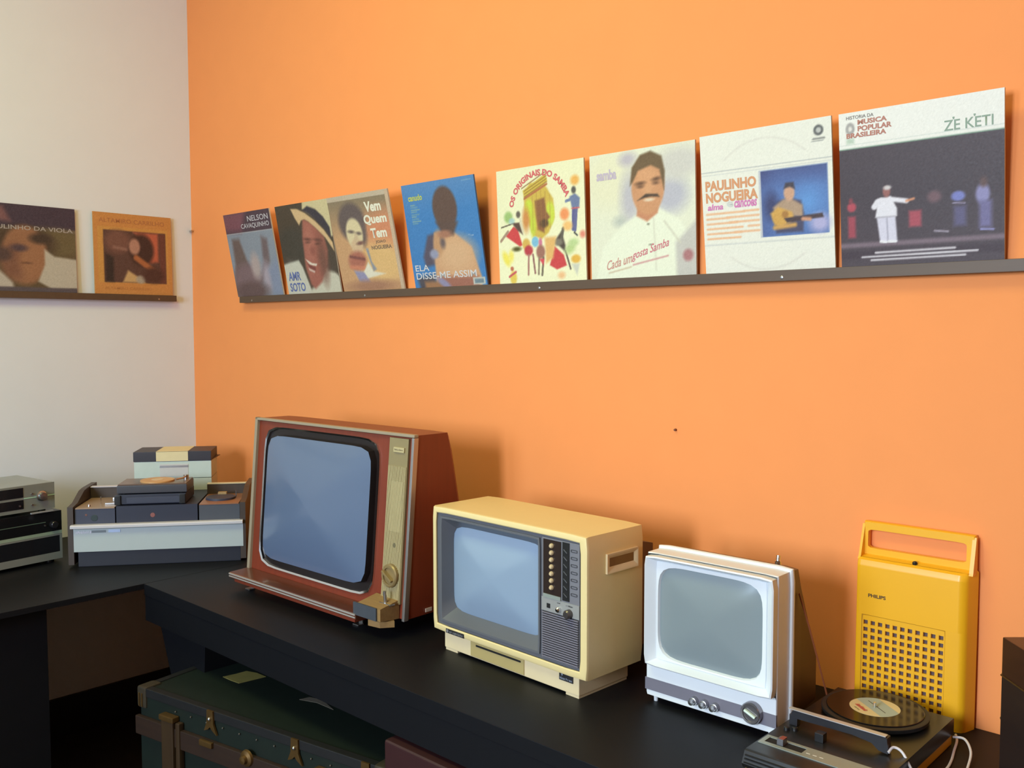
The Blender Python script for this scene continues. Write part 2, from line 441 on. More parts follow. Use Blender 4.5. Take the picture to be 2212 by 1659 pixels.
# 3 --- blue
c3 = Canvas(N1, (70, 128, 190))
c3.grad((104, 140, 186), lambda u, v: (v - .7) * 2.0)
c3.poly([(.28, .5), (.4, .52), (.36, .22), (.2, .2), (.18, .3)], (92, 84, 100), .04)
c3.poly([(.38, .52), (.62, .53), (.86, .36), (.95, .05), (.9, -.1), (.3, -.1), (.34, .3)], (208, 160, 122), .03)
c3.ell(.64, .30, .24, .16, (216, 174, 136), .15).poly([(.36, .1), (.9, .09), (.9, -.1), (.36, -.1)], (162, 108, 92), .05)
c3.ell(.42, .42, .07, .12, (196, 150, 112), .04, -.2).ell(.48, .42, .035, .05, (112, 96, 96), .04).ell(.34, .32, .06, .045, (150, 152, 178), .03)
c3.ell(.57, .74, .165, .2, (100, 78, 70), .03).poly([(.42, .62), (.72, .6), (.64, .48), (.5, .49)], (98, 78, 72), .04).ell(.52, .5, .09, .035, (168, 118, 96), .03)
c3.poly([(.05, .1), (.3, .12), (.32, .0), (.1, -.1)], (84, 78, 86), .05).poly([(.15, .06), (.4, .06), (.4, -.1), (.15, -.1)], (160, 116, 84), .04).ell(.42, .04, .1, .035, (146, 140, 172), .03, -.5)
for i in range(9): c3.line(.1, .80 - i * .022, .16 + .06 * ((i * 7) % 5) / 4, .80 - i * .022, .008, (134, 168, 164))
c3.rect(.82, .01, .98, .075, (196, 196, 190)).rect(.84, .022, .96, .063, (120, 138, 150)).line(.84, .966, .96, .962, .008, (120, 160, 196))
c3.line(.84, .47, .90, .465, .006, (190, 200, 208)).speck(3)
sleeve('bright blue record sleeve showing a bare-backed person from behind', c3, (1.4379, -.012, ZS + .0005), .185, 0,
       [('canudo', .08, .84, .2, .06, (184, 190, 84), dict(bold=.02)), ('ELA', .04, .165, .2, .06, (206, 202, 204)), ('DISSE-ME ASSIM', .04, .085, .84, .065, (206, 202, 204))], 'record sleeves on the long ledge', (70, 110, 160))
# 4 --- cream with dancers
c4 = Canvas(130, (240, 238, 200))
c4.grad((232, 228, 192), lambda u, v: v * .8)
c4.poly([(.33, .60), (.32, .78), (.4, .86), (.56, .84), (.66, .70), (.67, .54), (.6, .42), (.52, .37), (.42, .40)], (206, 176, 80), .02)
c4.poly([(.31, .8), (.58, .92), (.6, .85), (.34, .73)], (206, 180, 76), .012)
for i in range(3): c4.line(.33, .795 - i * .025, .59, .9 - i * .025, .008, (150, 110, 56))
c4.line(.33, .73, .59, .83, .02, (180, 112, 72)).line(.3, .82, .58, .935, .01, (150, 110, 70))
c4.ell(.38, .64, .05, .08, (200, 214, 72), .02).ell(.62, .58, .05, .1, (204, 214, 78), .02).ell(.42, .5, .035, .1, (196, 208, 70), .03).ell(.34, .55, .04, .1, (206, 140, 78), .04)
c4.poly([(.45, .7), (.56, .72), (.58, .6), (.62, .55), (.56, .5), (.55, .42), (.48, .45), (.46, .55)], (142, 96, 64), .02).ell(.55, .5, .05, .035, (96, 72, 50), .02)
for i in range(5): c4.line(.42 + i * .05, .45, .42 + i * .05, .8 - abs(i - 2) * .03, .006, (166, 124, 64), al=.7)
c4.poly([(.09, .42), (.19, .5), (.24, .47), (.29, .33), (.26, .32)], (206, 72, 74), .012).poly([(.17, .53), (.26, .53), (.3, .42), (.24, .46)], (92, 70, 62), .015)
c4.line(.04, .5, .2, .53, .012, (96, 84, 70)).line(.03, .38, .12, .46, .025, (170, 140, 120)).ell(.25, .6, .025, .03, (104, 94, 84), .015).line(.27, .56, .3, .45, .02, (216, 206, 180))
c4.ell(.13, .585, .05, .05, (160, 190, 120), .03).ell(.17, .55, .035, .025, (170, 200, 196), .02)
c4.poly([(.6, .14), (.66, .3), (.76, .22), (.79, .13), (.68, .1)], (204, 72, 74), .012).poly([(.66, .34), (.74, .42), (.78, .3), (.78, .24)], (84, 72, 64), .02).line(.74, .36, .76, .44, .03, (104, 96, 86)).line(.78, .25, .83, .1, .018, (96, 84, 76)).ell(.7, .33, .05, .03, (130, 122, 108), .02)
c4.poly([(.55, .38), (.68, .38), (.64, .2), (.56, .16)], (226, 180, 112), .03)
c4.ell(.335, .335, .045, .05, (214, 176, 90), .02).ell(.36, .28, .05, .045, (186, 66, 74), .02).ell(.44, .35, .04, .045, (128, 186, 216), .015).ell(.5, .34, .02, .04, (206, 120, 150), .015)
c4.ell(.5, .26, .05, .06, (160, 112, 98), .02).line(.36, .24, .35, .07, .02, (170, 120, 112)).line(.41, .24, .43, .08, .02, (150, 104, 100)).line(.48, .21, .47, .07, .02, (140, 124, 104)).line(.53, .21, .51, .06, .022, (120, 108, 92)).poly([(.48, .2), (.54, .2), (.53, .14)], (214, 78, 90), .015)
c4.poly([(.84, .7), (.9, .72), (.95, .68), (.94, .6), (.86, .61)], (112, 124, 160), .015).line(.8, .665, .87, .68, .025, (116, 128, 164)).line(.88, .595, .87, .43, .035, (96, 98, 146)).line(.91, .595, .89, .42, .03, (104, 106, 150)).ell(.885, .75, .025, .03, (92, 88, 84), .015).line(.86, .6, .94, .6, .012, (206, 100, 100)).line(.88, .4, .91, .375, .015, (60, 60, 64))
c4.ell(.9, .83, .045, .04, (234, 176, 92), .03).ell(.78, .56, .05, .05, (238, 150, 96), .03).ell(.81, .46, .05, .04, (240, 190, 120), .03).ell(.97, .38, .03, .03, (226, 140, 120), .03).ell(.83, .27, .06, .04, (186, 206, 140), .04, .5).ell(.87, .32, .05, .03, (190, 210, 150), .03)
c4.ell(.89, .18, .05, .035, (226, 176, 76), .02).poly([(.84, .14), (.93, .14), (.9, .04)], (206, 206, 190), .02).ell(.73, .05, .04, .03, (238, 190, 140), .03)
c4.ell(.09, .22, .035, .07, (238, 222, 96), .03, .5).ell(.15, .24, .03, .05, (240, 224, 110), .03).ell(.17, .05, .04, .06, (226, 196, 90), .02).line(.12, .06, .2, .1, .02, (200, 90, 96)).ell(.155, .13, .02, .02, (190, 110, 84), .01).ell(.22, .3, .05, .02, (90, 86, 40), .02).speck(3)
sleeve('cream record sleeve with an arched red title over painted dancers', c4, (1.803, -.012, ZS + .0005), .05, 0,
       [('OS ORIGINAIS DO SAMBA', 0, 0, 1, .055, (204, 96, 100), dict(bold=.035, curve=(.50 * S, .60 * S, .31 * S, R(168), R(18))))], 'record sleeves on the long ledge', (226, 220, 190))
# 5 --- man in white
c5 = Canvas(130, (226, 226, 206))
c5.ell(.2, .8, .3, .25, (228, 224, 196), .2).ell(.78, .62, .16, .14, (186, 184, 196), .12).ell(.4, .62, .09, .2, (190, 186, 194), .1).ell(.38, .93, .08, .05, (190, 182, 192), .06).ell(.85, .85, .2, .12, (206, 202, 196), .1).ell(.3, .45, .06, .04, (188, 192, 184), .06)
c5.poly([(.05, .0), (.12, .25), (.32, .42), (.48, .5), (.68, .52), (.84, .44), (.95, .3), (.82, .2), (.82, -.1), (.05, -.1)], (232, 234, 214), .03)
c5.poly([(.82, .25), (1.05, .45), (1.05, -.05), (.83, -.05)], (196, 192, 186), .04).ell(.93, .15, .045, .045, (172, 118, 120), .03).line(.72, .42, .86, .25, .012, (206, 202, 184), .02).line(.62, .45, .64, .05, .01, (212, 210, 192), .02)
c5.poly([(.47, .56), (.46, .48), (.56, .43), (.66, .49), (.68, .6)], (198, 136, 102), .02)
c5.ell(.57, .7, .155, .22, (204, 148, 108), .02).ell(.56, .76, .1, .09, (214, 158, 116), .06)
c5.poly([(.4, .72), (.42, .86), (.5, .95), (.6, .97), (.7, .92), (.73, .8), (.72, .66), (.68, .82), (.6, .86), (.48, .83), (.43, .75)], (112, 90, 64), .02)
c5.ell(.5, .73, .045, .014, (110, 78, 58), .02, .05).ell(.65, .75, .04, .014, (110, 78, 58), .02, .1).ell(.5, .705, .03, .012, (120, 86, 64), .02).ell(.645, .72, .028, .012, (120, 86, 64), .02).ell(.57, .66, .03, .05, (212, 158, 116), .03)
c5.poly([(.47, .6), (.55, .645), (.66, .635), (.68, .61), (.6, .62), (.54, .615)], (76, 62, 52), .015).ell(.58, .597, .045, .012, (226, 204, 178), .012)
c5.ell(.57, .41, .012, .008, (130, 130, 110), .01).ell(.59, .25, .016, .006, (120, 124, 104), .01)
c5.line(.18, .045, .40, .085, .012, (206, 190, 164), .01).line(.42, .10, .75, .155, .012, (206, 150, 150), .01)
c5.speck(3)
sleeve('pale record sleeve with a moustached man in a white suit', c5, (2.1349, -.012, ZS + .0005), .04, 0,
       [('samba', .07, .79, .2, .085, (186, 172, 190), dict(bold=.03)),
        ('Cada um', .16, .065, .26, .075, (196, 140, 128), dict(shear=.3, upv=(0, 0, 1), right=(.97, 0, .22))), ('gosta Samba', .41, .12, .36, .085, (200, 112, 124), dict(shear=.3, right=(.97, 0, .25)))], 'record sleeves on the long ledge')
# 6 --- white with guitarist
c6 = Canvas(140, (233, 231, 220))
c6.line(-.1, .735, 1.1, .735, .006, (184, 186, 186)).line(-.1, .715, 1.1, .715, .004, (206, 206, 202)).line(-.1, .21, 1.1, .21, .006, (190, 192, 192))
c6.rect(.46, .24, .965, .70, (88, 116, 176)).rect(.46, .24, .475, .70, (206, 204, 206), .01)
c6.grad((98, 150, 214), lambda u, v: np.clip(1 - np.hypot((u - .82) / .2, (v - .46) / .2), 0, 1) * ((u > .47) & (u < .96) & (v > .245) & (v < .695)))
c6.grad((70, 76, 126), lambda u, v: (np.clip((v - .56) * 5, 0, .9) + np.clip((.6 - u) * 3, 0, .6)) * ((u > .478) & (u < .962) & (v > .245) & (v < .695)))
c6.ell(.9, .31, .07, .06, (176, 172, 212), .06).ell(.55, .45, .05, .09, (62, 66, 108), .06)
c6.poly([(.55, .42), (.6, .48), (.68, .5), (.77, .47), (.79, .38), (.78, .26), (.58, .26)], (74, 72, 100), .02)
c6.poly([(.56, .44), (.64, .49), (.7, .49), (.78, .44), (.78, .36), (.66, .38), (.58, .4)], (176, 148, 124), .02)
c6.ell(.685, .53, .04, .055, (206, 160, 132), .015).poly([(.645, .56), (.66, .6), (.72, .6), (.73, .55), (.69, .57)], (70, 62, 72), .015)
c6.poly([(.54, .4), (.6, .44), (.7, .4), (.72, .35), (.62, .3), (.57, .32)], (212, 164, 84), .02).ell(.61, .37, .055, .055, (208, 160, 80), .02).ell(.65, .385, .025, .025, (170, 120, 60), .015)
c6.poly([(.64, .36), (.92, .375), (.93, .345), (.66, .33)], (74, 58, 62), .01).line(.78, .345, .83, .34, .025, (206, 150, 120), .015).line(.57, .3, .72, .31, .03, (206, 158, 88), .02)
for i, (a, b_) in enumerate(((.31, .12), (.19, .26), (.25, .24), (.29, .09), (.28, .2), (.27, 0))):
    v = .435 - i * .036
    c6.line(.03, v, .03 + a, v, .014, (234, 180, 138), .008)
    if b_: c6.line(.455 - b_, v + .002, .45, v + .002, .014, (234, 180, 138), .008)
c6.ell(.91, .92, .035, .035, (96, 96, 96), .01).ell(.91, .92, .018, .018, (190, 190, 186), .01).line(.87, .865, .95, .865, .012, (130, 130, 128)).line(.86, .85, .94, .85, .006, (170, 170, 166))
c6.grad((222, 218, 208), lambda u, v: np.exp(-((np.hypot(u - .5, v - .47) - .455) / .008) ** 2) * ((v > .8) | (v < .12)) * .9).speck(3)
sleeve('white record sleeve with orange title beside a guitarist on blue', c6, (2.4765, -.012, ZS + .0005), .115, 0,
       [('PAULINHO', .03, .600, .41, .075, (208, 146, 104), dict(bold=.035)), ('NOGUEIRA', .03, .515, .42, .075, (208, 146, 104), dict(bold=.035)),
        ('alma', .04, .462, .13, .045, (206, 120, 176), dict(bold=.02, shear=.2)), ('e', .2, .475, .05, .04, (200, 202, 198), dict(bold=.02)),
        ('cancoes', .26, .465, .18, .05, (206, 120, 176), dict(bold=.02, shear=.2))], 'record sleeves on the long ledge')
# 7 --- dark stage
c7 = Canvas(150, (76, 64, 72))
c7.rect(-.1, .77, 1.1, 1.1, (236, 234, 228), .004).line(-.1, .795, 1.1, .795, .004, (200, 206, 200)).rect(-.1, .765, 1.1, .772, (130, 160, 140), .004)
c7.grad((62, 52, 60), lambda u, v: (v < .766) * np.clip(.5 - abs(v - .45), 0, .5) * 1.2)
c7.rect(-.1, .125, 1.1, .155, (122, 104, 116), .02).rect(-.1, .05, 1.1, .1, (64, 50, 60), .02)
c7.poly([(.245, .43), (.33, .44), (.37, .36), (.37, .31), (.23, .31), (.24, .36)], (226, 222, 232), .012).poly([(.24, .31), (.36, .31), (.37, .15), (.26, .15)], (212, 208, 226), .012).line(.305, .3, .31, .16, .006, (150, 146, 166), .01)
c7.line(.245, .41, .225, .38, .035, (224, 220, 230), .012).line(.225, .38, .27, .42, .03, (224, 220, 230), .012).line(.33, .42, .43, .4, .03, (226, 222, 232), .012).line(.43, .4, .475, .41, .014, (214, 146, 110), .01)
c7.ell(.305, .47, .024, .035, (150, 96, 92), .012).ell(.31, .495, .024, .014, (206, 198, 200), .012).line(.265, .155, .3, .15, .016, (232, 230, 236)).line(.315, .153, .36, .15, .016, (232, 230, 236))
c7.rect(.445, .235, .52, .335, (166, 74, 88), .02).rect(.05, .19, .1, .33, (156, 66, 80), .02).ell(.075, .39, .03, .03, (176, 70, 84), .015).ell(.07, .43, .014, .02, (130, 60, 70), .012)
c7.ell(.6, .41, .04, .035, (112, 84, 92), .03).ell(.74, .4, .04, .03, (118, 124, 190), .015).line(.71, .36, .78, .355, .008, (150, 140, 170)).rect(.715, .22, .785, .34, (92, 86, 122), .03)
c7.ell(.88, .4, .04, .06, (140, 136, 182), .02).rect(.86, .2, .93, .36, (112, 106, 150), .03).ell(.885, .47, .02, .03, (96, 72, 72), .02).line(.6, .2, .68, .19, .012, (150, 140, 156)).line(.87, .19, .94, .185, .012, (140, 138, 190))
c7.line(.23, .085, .72, .088, .013, (206, 200, 208)).line(.14, .06, .85, .065, .012, (206, 200, 208)).line(.2, .038, .78, .042, .012, (206, 200, 208))
c7.ell(.075, .895, .03, .04, (166, 162, 160), .01).ell(.075, .895, .012, .016, (226, 222, 216), .01).rect(.05, .80, .1, .835, (188, 204, 186), .02).speck(3)
sleeve('record sleeve with white title band over a singer in white on a dark stage', c7, (2.8051, -.012, ZS + .0005), .095, 0,
       [('HISTORIA DA', .05, .955, .18, .022, (112, 104, 98)), ('MUSICA', .125, .915, .19, .032, (176, 116, 100), dict(bold=.03)), ('POPULAR', .125, .873, .22, .034, (176, 116, 100), dict(bold=.03)),
        ('BRASILEIRA', .05, .835, .26, .032, (176, 116, 100), dict(bold=.03)), ('ZE KETI', .66, .797, .28, .062, (136, 156, 140)), ("'", .71, .862, .012, .014, (136, 156, 140)), ("'", .83, .862, .012, .014, (136, 156, 140))], 'record sleeves on the long ledge')
# two on the white wall
d0 = Canvas(N1, (96, 84, 66))
d0.rect(-.1, .74, 1.1, 1.1, (70, 62, 80)).poly([(-.1, .97), (.2, .96), (.28, .8), (-.1, .82)], (126, 92, 98), .06).rect(-.1, .705, 1.1, .735, (120, 116, 118), .03)
d0.ell(.72, .58, .5, .16, (110, 100, 76), .1).ell(.4, .55, .36, .2, (76, 64, 56), .1)
d0.ell(.42, .42, .25, .34, (152, 112, 88), .05).ell(.3, .34, .14, .2, (128, 92, 78), .1).ell(.5, .36, .14, .2, (158, 116, 90), .1).ell(.36, .5, .09, .04, (84, 70, 80), .04).ell(.18, .42, .1, .08, (86, 70, 70), .06).ell(.44, .33, .05, .012, (112, 80, 66), .02).ell(.6, .62, .12, .06, (70, 60, 56), .05)
d0.poly([(.64, .5), (.75, .42), (1.05, .39), (1.05, .05), (.72, .03), (.56, .12), (.64, .32)], (190, 188, 180), .03)
d0.poly([(-.05, .16), (.1, .28), (.28, .1), (.3, .02), (-.05, .02)], (188, 184, 178), .04).rect(-.1, -.1, 1.1, .05, (92, 86, 96), .02).speck(4)
sleeve('record sleeve with navy band and close-up face, at the left frame edge', d0, (.012, -.4796 - S, ZL + .0005), -.017, PI / 2,
       [('PAULINHO DA VIOLA', .02, .71, .95, .05, (168, 164, 166))], 'record sleeves on the white wall', (120, 110, 110))
d1 = Canvas(N1, (206, 148, 88))
d1.rect(.05, .14, .95, .83, (208, 158, 90), .01).rect(.12, .145, .92, .79, (96, 72, 68), .01)
d1.ell(.3, .65, .16, .14, (124, 90, 82), .08).poly([(.5, .78), (.82, .78), (.82, .42), (.68, .4), (.7, .6)], (192, 106, 84), .04).rect(.84, .15, .915, .78, (112, 70, 64), .03)
d1.ell(.6, .56, .16, .2, (72, 52, 50), .05).ell(.51, .6, .07, .1, (184, 142, 128), .03).line(.53, .46, .76, .3, .07, (176, 112, 76), .03).line(.25, .58, .4, .56, .03, (150, 116, 108), .03)
d1.poly([(.35, .15), (.42, .3), (.58, .2), (.64, .15)], (206, 176, 128), .03).ell(.58, .19, .06, .05, (176, 170, 160), .03).poly([(.14, .5), (.24, .45), (.24, .15), (.14, .15)], (58, 50, 50), .04).ell(.75, .25, .14, .1, (84, 58, 54), .06).speck(4)
sleeve('record sleeve with an orange border round a long-haired guitarist', d1, (.012, -.0973 - S, ZL + .0005), -.017, PI / 2,
       [('ALTAMIRO CARRILHO', .07, .88, .84, .055, (176, 118, 78)), ('ALTAMIRO CARRILHO', .12, .055, .6, .035, (184, 128, 78))], 'record sleeves on the white wall', (196, 150, 96))

tag(MB().cyl((.003, -.008, 1.965), (.022, -.010, 1.965), .004, .004, 8).build('wall_nail', M_METAL), 'small grey nail in the wall corner beside the sleeves', 'nail')
tag(MB().cyl((2.385, 0.002, 1.306), (2.385, -.006, 1.306), .0035, .003, 8).build('wall_nail', mat('rusty_nail', (120, 66, 40), .6)), 'tiny rusty nail in bare orange wall above the cream television', 'nail')

# ------------------------------------------------------------------ television 1: wooden
HB, HT, TW = .045, .517, .738
LN = .04 / (HT - HB)
def lean1(p): return (p[0], p[1] + LN * (p[2] - HB), p[2])
M_RED = wood('red_mahogany', (112, 44, 24), (134, 54, 30), .5, 2, 5, .05)
M_REDS = wood('red_mahogany_side', (112, 46, 27), (130, 56, 33), .45, 2, 5, .1)
M_TRIM = mat('beige_trim', (156, 142, 122), .4)
M_SILV = mat('satin_silver', (176, 172, 172), .35, .8)
t = thing('wooden_television', 'large red wooden television with cream ribbed control strip', 'television', (1.113, -.428, ZB), .008)
ring_f = [lean1(p) for p in orect(0, TW, HB, HT, .004)]
def backmap(p, d0, d1, ins):
    z = HB + (p[2] - HB) * 1.0
    k = (z - HB) / (HT - HB)
    return (ins + (p[0]) * (1 - 2 * ins / TW), d0 + (d1 - d0) * k, z)
ring_b = [backmap(p, .262, .172, .014) for p in orect(0, TW, HB, HT - .012, 0, 60)]
ring_b2 = [backmap((p[0], 0, p[2]), .245, .155, 0.0) for p in orect(0, TW, HB, HT, 0, 120)]
MB().loft([ring_f, ring_b2, ring_b], False, True).build('cabinet', M_REDS, t)
MB().loft([orect(.1, .64, .1, .43, .20), orect(.13, .61, .12, .40, .29), orect(.24, .5, .2, .34, .34)], False, True).build('back_cover', mat('brown_fibreboard', (62, 44, 34), .8), t)
SX, SZ, SW, SH = .327, .286, .276, .211
MB(lean1).loft([orect(.008, TW - .008, HB, HT - .008, .006), outline(SX, SZ, SW, SH, 10, .006), outline(SX, SZ, SW, SH, 10, .014)]).build('front_panel', M_RED, t)
MB(lean1).loft([outline(SX, SZ, SW + .001, SH + .001, 10, .007), outline(SX, SZ, SW, SH, 10, .001), outline(SX, SZ, SW - .005, SH - .005, 10, .003), outline(SX, SZ, SW - .006, SH - .006, 10, .012)]).build('screen_rim', M_CHROME, t, 'thin chrome rim')
GX, GZ, GW, GH = .330, .2885, .247, .184
MB(lean1).loft([outline(SX, SZ, SW - .0055, SH - .0055, 10, .010), outline(GX, GZ, GW + .002, GH + .002, 11, .012), outline(GX, GZ, GW, GH, 11, -.007)]).build('screen_mask', mat('mask_black', (34, 26, 26), .28), t)
crt(GX, GZ, GW, GH, 11, -.007, .030, xf=lean1).build('screen', mat('blue_grey_tube', (96, 112, 142), .16, var=.03, scale=3, spec=.6), t)
MB(lean1).box(-.003, .011, -.003, .012, HB, HT + .002, .002).box(-.003, TW + .001, -.003, .012, HT - .006, HT + .002, .002).build('edge_trim', M_TRIM, t)
MB(lean1).box(TW - .008, TW + .002, -.004, .012, HB - .002, HT - .0065, .002).build('edge_trim', M_SILV, t, 'silver strip on the right edge')
PX0, PX1, PZ0, PZ1 = .641, .716, .082, HT - .011
M_CREAM = mat('aged_cream', (142, 128, 92), .5, var=.08)
MB(lean1).box(PX0, PX1, -.001, .006, PZ0, PZ1).build('control_strip', M_CREAM, t)
rb = MB(lean1)
for i in range(17):
    x = PX0 + .004 + i * (PX1 - PX0 - .008) / 16
    rb.box(x - .0012, x + .0012, -.0036, -.001, PZ0 + .004, PZ1 - .072)
rb.build('ribs', mat('pale_rib', (186, 172, 130), .45), t)
MB(lean1).box(PX0 + .018, PX1 - .012, -.0030, -.001, .265, .395).build('speaker_cloth', mat('grille_olive', (146, 134, 98), .6), t)
bd = MB(lean1).box(.662, .704, -.005, -.001, .470, .483, .001).build('badge', mat('pale_rib', (186, 172, 130), .45), t)
strokes('badge_lettering', mat('olive_ink', (110, 98, 70), .5), bd, .666, .4745, .034, .005, -.005, 9, .1, 3, lean1)
MB(lean1).cyl((.685, .002, .230), (.685, -.0036, .230), .006).build('socket', M_DARK, t)
kn = MB(lean1)
kn.lathe((.680, -.001, .152), (0, -1, 0), [(.030, 0), (.030, .010), (.027, .013), (.021, .013), (.021, .009), (.0, .009)], 32)
kn.box(.658, .702, -.022, -.009, .149, .155, .001, xf=lambda p: (.68 + (p[0] - .68) * .87 + (p[2] - .152) * .5, p[1], .152 - (p[0] - .68) * .5 + (p[2] - .152) * .87))
kn.build('channel_knob', mat('brass_cream_knob', (150, 128, 88), .35, .3), t)
sh = MB().prism([(-.063, .0375), (-.063, .0515), (-.060, .0535), (.004, .0560), (.004, .034), (-.054, .034)], .0, .618, 0)
sh.build('front_ledge', wood('brown_ledge', (88, 48, 34), (104, 56, 38), .25, 0, 5, .4), t)
MB().box(0, .617, -.0655, -.0625, .0478, .0518).box(0, .617, -.0650, -.0625, .0405, .0440).build('ledge_trim', mat('trim_metal', (196, 188, 184), .35, .4), t)
MB().box(.01, .60, -.052, .01, .024, .0345).build('lower_rail', M_RED, t)
MB().box(.607, .700, -.0625, -.0585, .050, .083).build('broken_plate', mat('grey_zinc_plate', (70, 75, 84), .55, .1, .2), t, 'grey plate on broken corner')
MB().prism([(-.058, .050), (-.058, .082), (.006, .094), (.004, .045)], .619, .712, 0).prism([(.66, -.056), (.70, -.05), (.722, -.02), (.70, -.008), (.655, -.02)], .030, .046, 2).build('broken_block', wood('raw_wood', (128, 96, 56), (158, 126, 78), .7, 0, 8, 0), t, 'splintered bare wood')
MB().cyl((.690, -.022, .086), (.688, -.024, .118), .005, .004, 12).box(.672, .716, -.030, -.012, .084, .088, .001).build('lever', M_METAL, t)
for (x, y) in ((.047, -.014), (.563, -.004), (.05, .22), (.69, .2)):
    MB().box(x - .012, x + .012, y - .018, y + .002, 0, .004, .001).box(x - .008, x + .008, y, y + .004, .003, .046).build('foot', M_METAL, t)
MB().box(TW + .0005, TW + .003, .070, .092, .052, .062, .0008).build('tag', mat('pale_tag', (206, 190, 176), .6), t)

# ------------------------------------------------------------------ television 2: cream
t = thing('cream_television', 'cream colour television with grey screen frame and push buttons', 'television', (1.952, -.417, ZB), -.045)
w2, d2 = .506, .192
M_CRM = mat('cream_plastic', (228, 208, 152), .38, var=.03)
M_CRM2 = mat('cream_base', (222, 204, 166), .42, var=.03)
rings = []
def rrect(ins, y, x0=0, x1=w2, z0=.047, z1=.357, n=40): return orect(x0 + ins, x1 - ins, z0 + ins, z1 - ins, y, n)
MB().loft([orect(.014, .487, .064, .342, .012, 60), orect(.014, .487, .064, .342, .0015, 60), orect(.012, .489, .062, .344, 0, 60), rrect(.007, 0, n=60), rrect(.002, .002, n=60), rrect(0, .008, n=60), rrect(0, d2 - .006, n=60), rrect(.004, d2, n=60)], False, True).build('cabinet', M_CRM, t)
MB().box(.032, .474, .012, .178, .006, .052, .003).build('base', M_CRM2, t)
for x0, x1 in ((.034, .078), (.434, .472)):
    MB().box(x0, x1, .014, .176, 0, .010, .001).build('foot', M_CRM2, t)
MB().prism([(.010, .010), (.010, .044), (.0125, .046), (.0125, .008)], .13, .31, 0).build('base_recess', mat('recess_shade', (176, 158, 106), .5), t)
MB().box(.150, .30, .0085, .0118, .036, .040).build('slot', M_DARK, t)
M_GREY = mat('slate_plastic', (92, 94, 102), .42, var=.04)
M_GREYL = mat('grey_plastic', (120, 120, 128), .42, var=.04)
MB().loft([orect(.014, .487, .064, .342, .004, 60), orect(.014, .487, .064, .342, .010, 60)]).loft([orect(.014, .487, .064, .342, .006, 60), orect(.0285, .3675, .0735, .334, .006, 80)]).build('front_frame', M_GREY, t)
MB().loft([orect(.0285, .3675, .0735, .334, .007, 80), orect(.0285, .3675, .0735, .334, .002, 80), orect(.0335, .3625, .0785, .329, .002, 80), outline(.198, .203, .156, .106, 9, .034)]).build('screen_bezel', mat('bezel_slate', (98, 100, 106), .4, var=.04), t)
crt(.198, .203, .157, .107, 9, .035, .024).build('screen', mat('pale_blue_tube', (142, 162, 186), .2, var=.02, scale=3, spec=.5), t)
MB().box(.374, .483, .0025, .008, .0705, .337, .001).build('control_panel', M_GREYL, t)
MB().box(.379, .431, .001, .003, .214, .334).build('button_panel', mat('brown_glass', (52, 42, 38), .15), t)
MB().box(.380, .431, -.0005, .003, .2065, .2145).build('panel_sill', mat('grey_green_sill', (138, 146, 140), .5), t)
for i in range(7):
    z = .322 - i * .0152
    MB().lathe((.405, .001, z), (0, -1, 0), [(.0055, 0), (.0055, .003), (.0035, .006), (0, .0066)], 14).build('channel_button', mat('ivory_button', (206, 184, 146), .3), t)
MB().box(.435, .455, .0012, .003, .209, .335).build('tuning_slot', M_DARK, t)
for i in range(7):
    z = .316 - i * .0158
    MB().box(.440, .450, -.001, .0012, z - .0015, z + .0015, .0005, xf=lambda p, z=z: (p[0], p[1], p[2] - (p[0] - .445) * .7)).build('tuning_lever', M_METAL, t)
    z = .320 - i * .0156
    MB().loft([outline(.468, z, .0095, .0032, 5, .0018, 24), outline(.468, z, .0075, .0016, 5, .0018, 24)]).build('marker_frame', mat('dark_line', (62, 62, 66), .5), t)
MB().box(.374, .4835, .001, .004, .1765, .206).build('silver_panel', mat('pale_silver', (168, 168, 166), .4, .3), t)
MB().box(.390, .400, .0003, .0012, .184, .194).build('power_switch', M_DARK, t)
MB().lathe((.426, .001, .187), (0, -1, 0), [(.0065, 0), (.006, .006), (.003, .009)], 18).build('small_knob', M_CHROME, t)
MB().lathe((.456, .001, .184), (0, -1, 0), [(.010, 0), (.0095, .010), (.007, .013), (0, .013)], 22).build('volume_knob', mat('dark_metal', (104, 98, 98), .3, .7), t)
strokes('panel_lettering', M_INK, [c for c in t.children if c.name.startswith('silver_panel')][0], .446, .1985, .020, .0035, .001, 6, 0, 5)
strokes('panel_lettering', M_INK, [c for c in t.children if c.name.startswith('silver_panel')][0], .420, .1995, .011, .0025, .001, 4, 0, 6)
sg = MB()
for i in range(20):
    z = .0755 + i * .0051
    sg.box(.3765, .4815, -.0008, .003, z - .0012, z + .0012)
sg.build('speaker_grille', mat('grille_grey', (124, 120, 132), .5), t)
MB().box(.376, .482, .0022, .003, .072, .175).build('speaker_back', M_DARK, t)
hr = MB()
def side(p): return (w2 + p[1], p[0], p[2])
hr.loft([orect(.060, .166, .268, .311, 0), orect(.060, .166, .268, .311, .005), orect(.064, .162, .272, .307, .005), orect(.072, .154, .282, .300, .0006)], False, False, xf=side)
hr.build('carry_handle', mat('cream_white', (226, 206, 164), .4), t)
MB().box(w2 + .0003, w2 + .0008, .070, .156, .280, .302).build('handle_shade_plate', mat('handle_shade_tan', (132, 98, 48), .6), t)  # flat plate on the side, its darker colour stands in for recess shade
MB().loft([orect(.03, .485, .06, .315, d2 + .001), orect(.06, .455, .075, .29, d2 + .1), orect(.15, .40, .10, .26, d2 + .17)], False, True).build('back_cover', mat('dark_brown_plastic', (66, 42, 30), .55), t)
bd = MB().box(.052, .118, -.0012, .0, .0495, .060, .0004).build('badge', M_INK, t)
strokes('badge_lettering', mat('badge_grey', (120, 120, 126), .4), bd, .0645, .0515, .050, .0066, -.0012, 8, .25, 11)
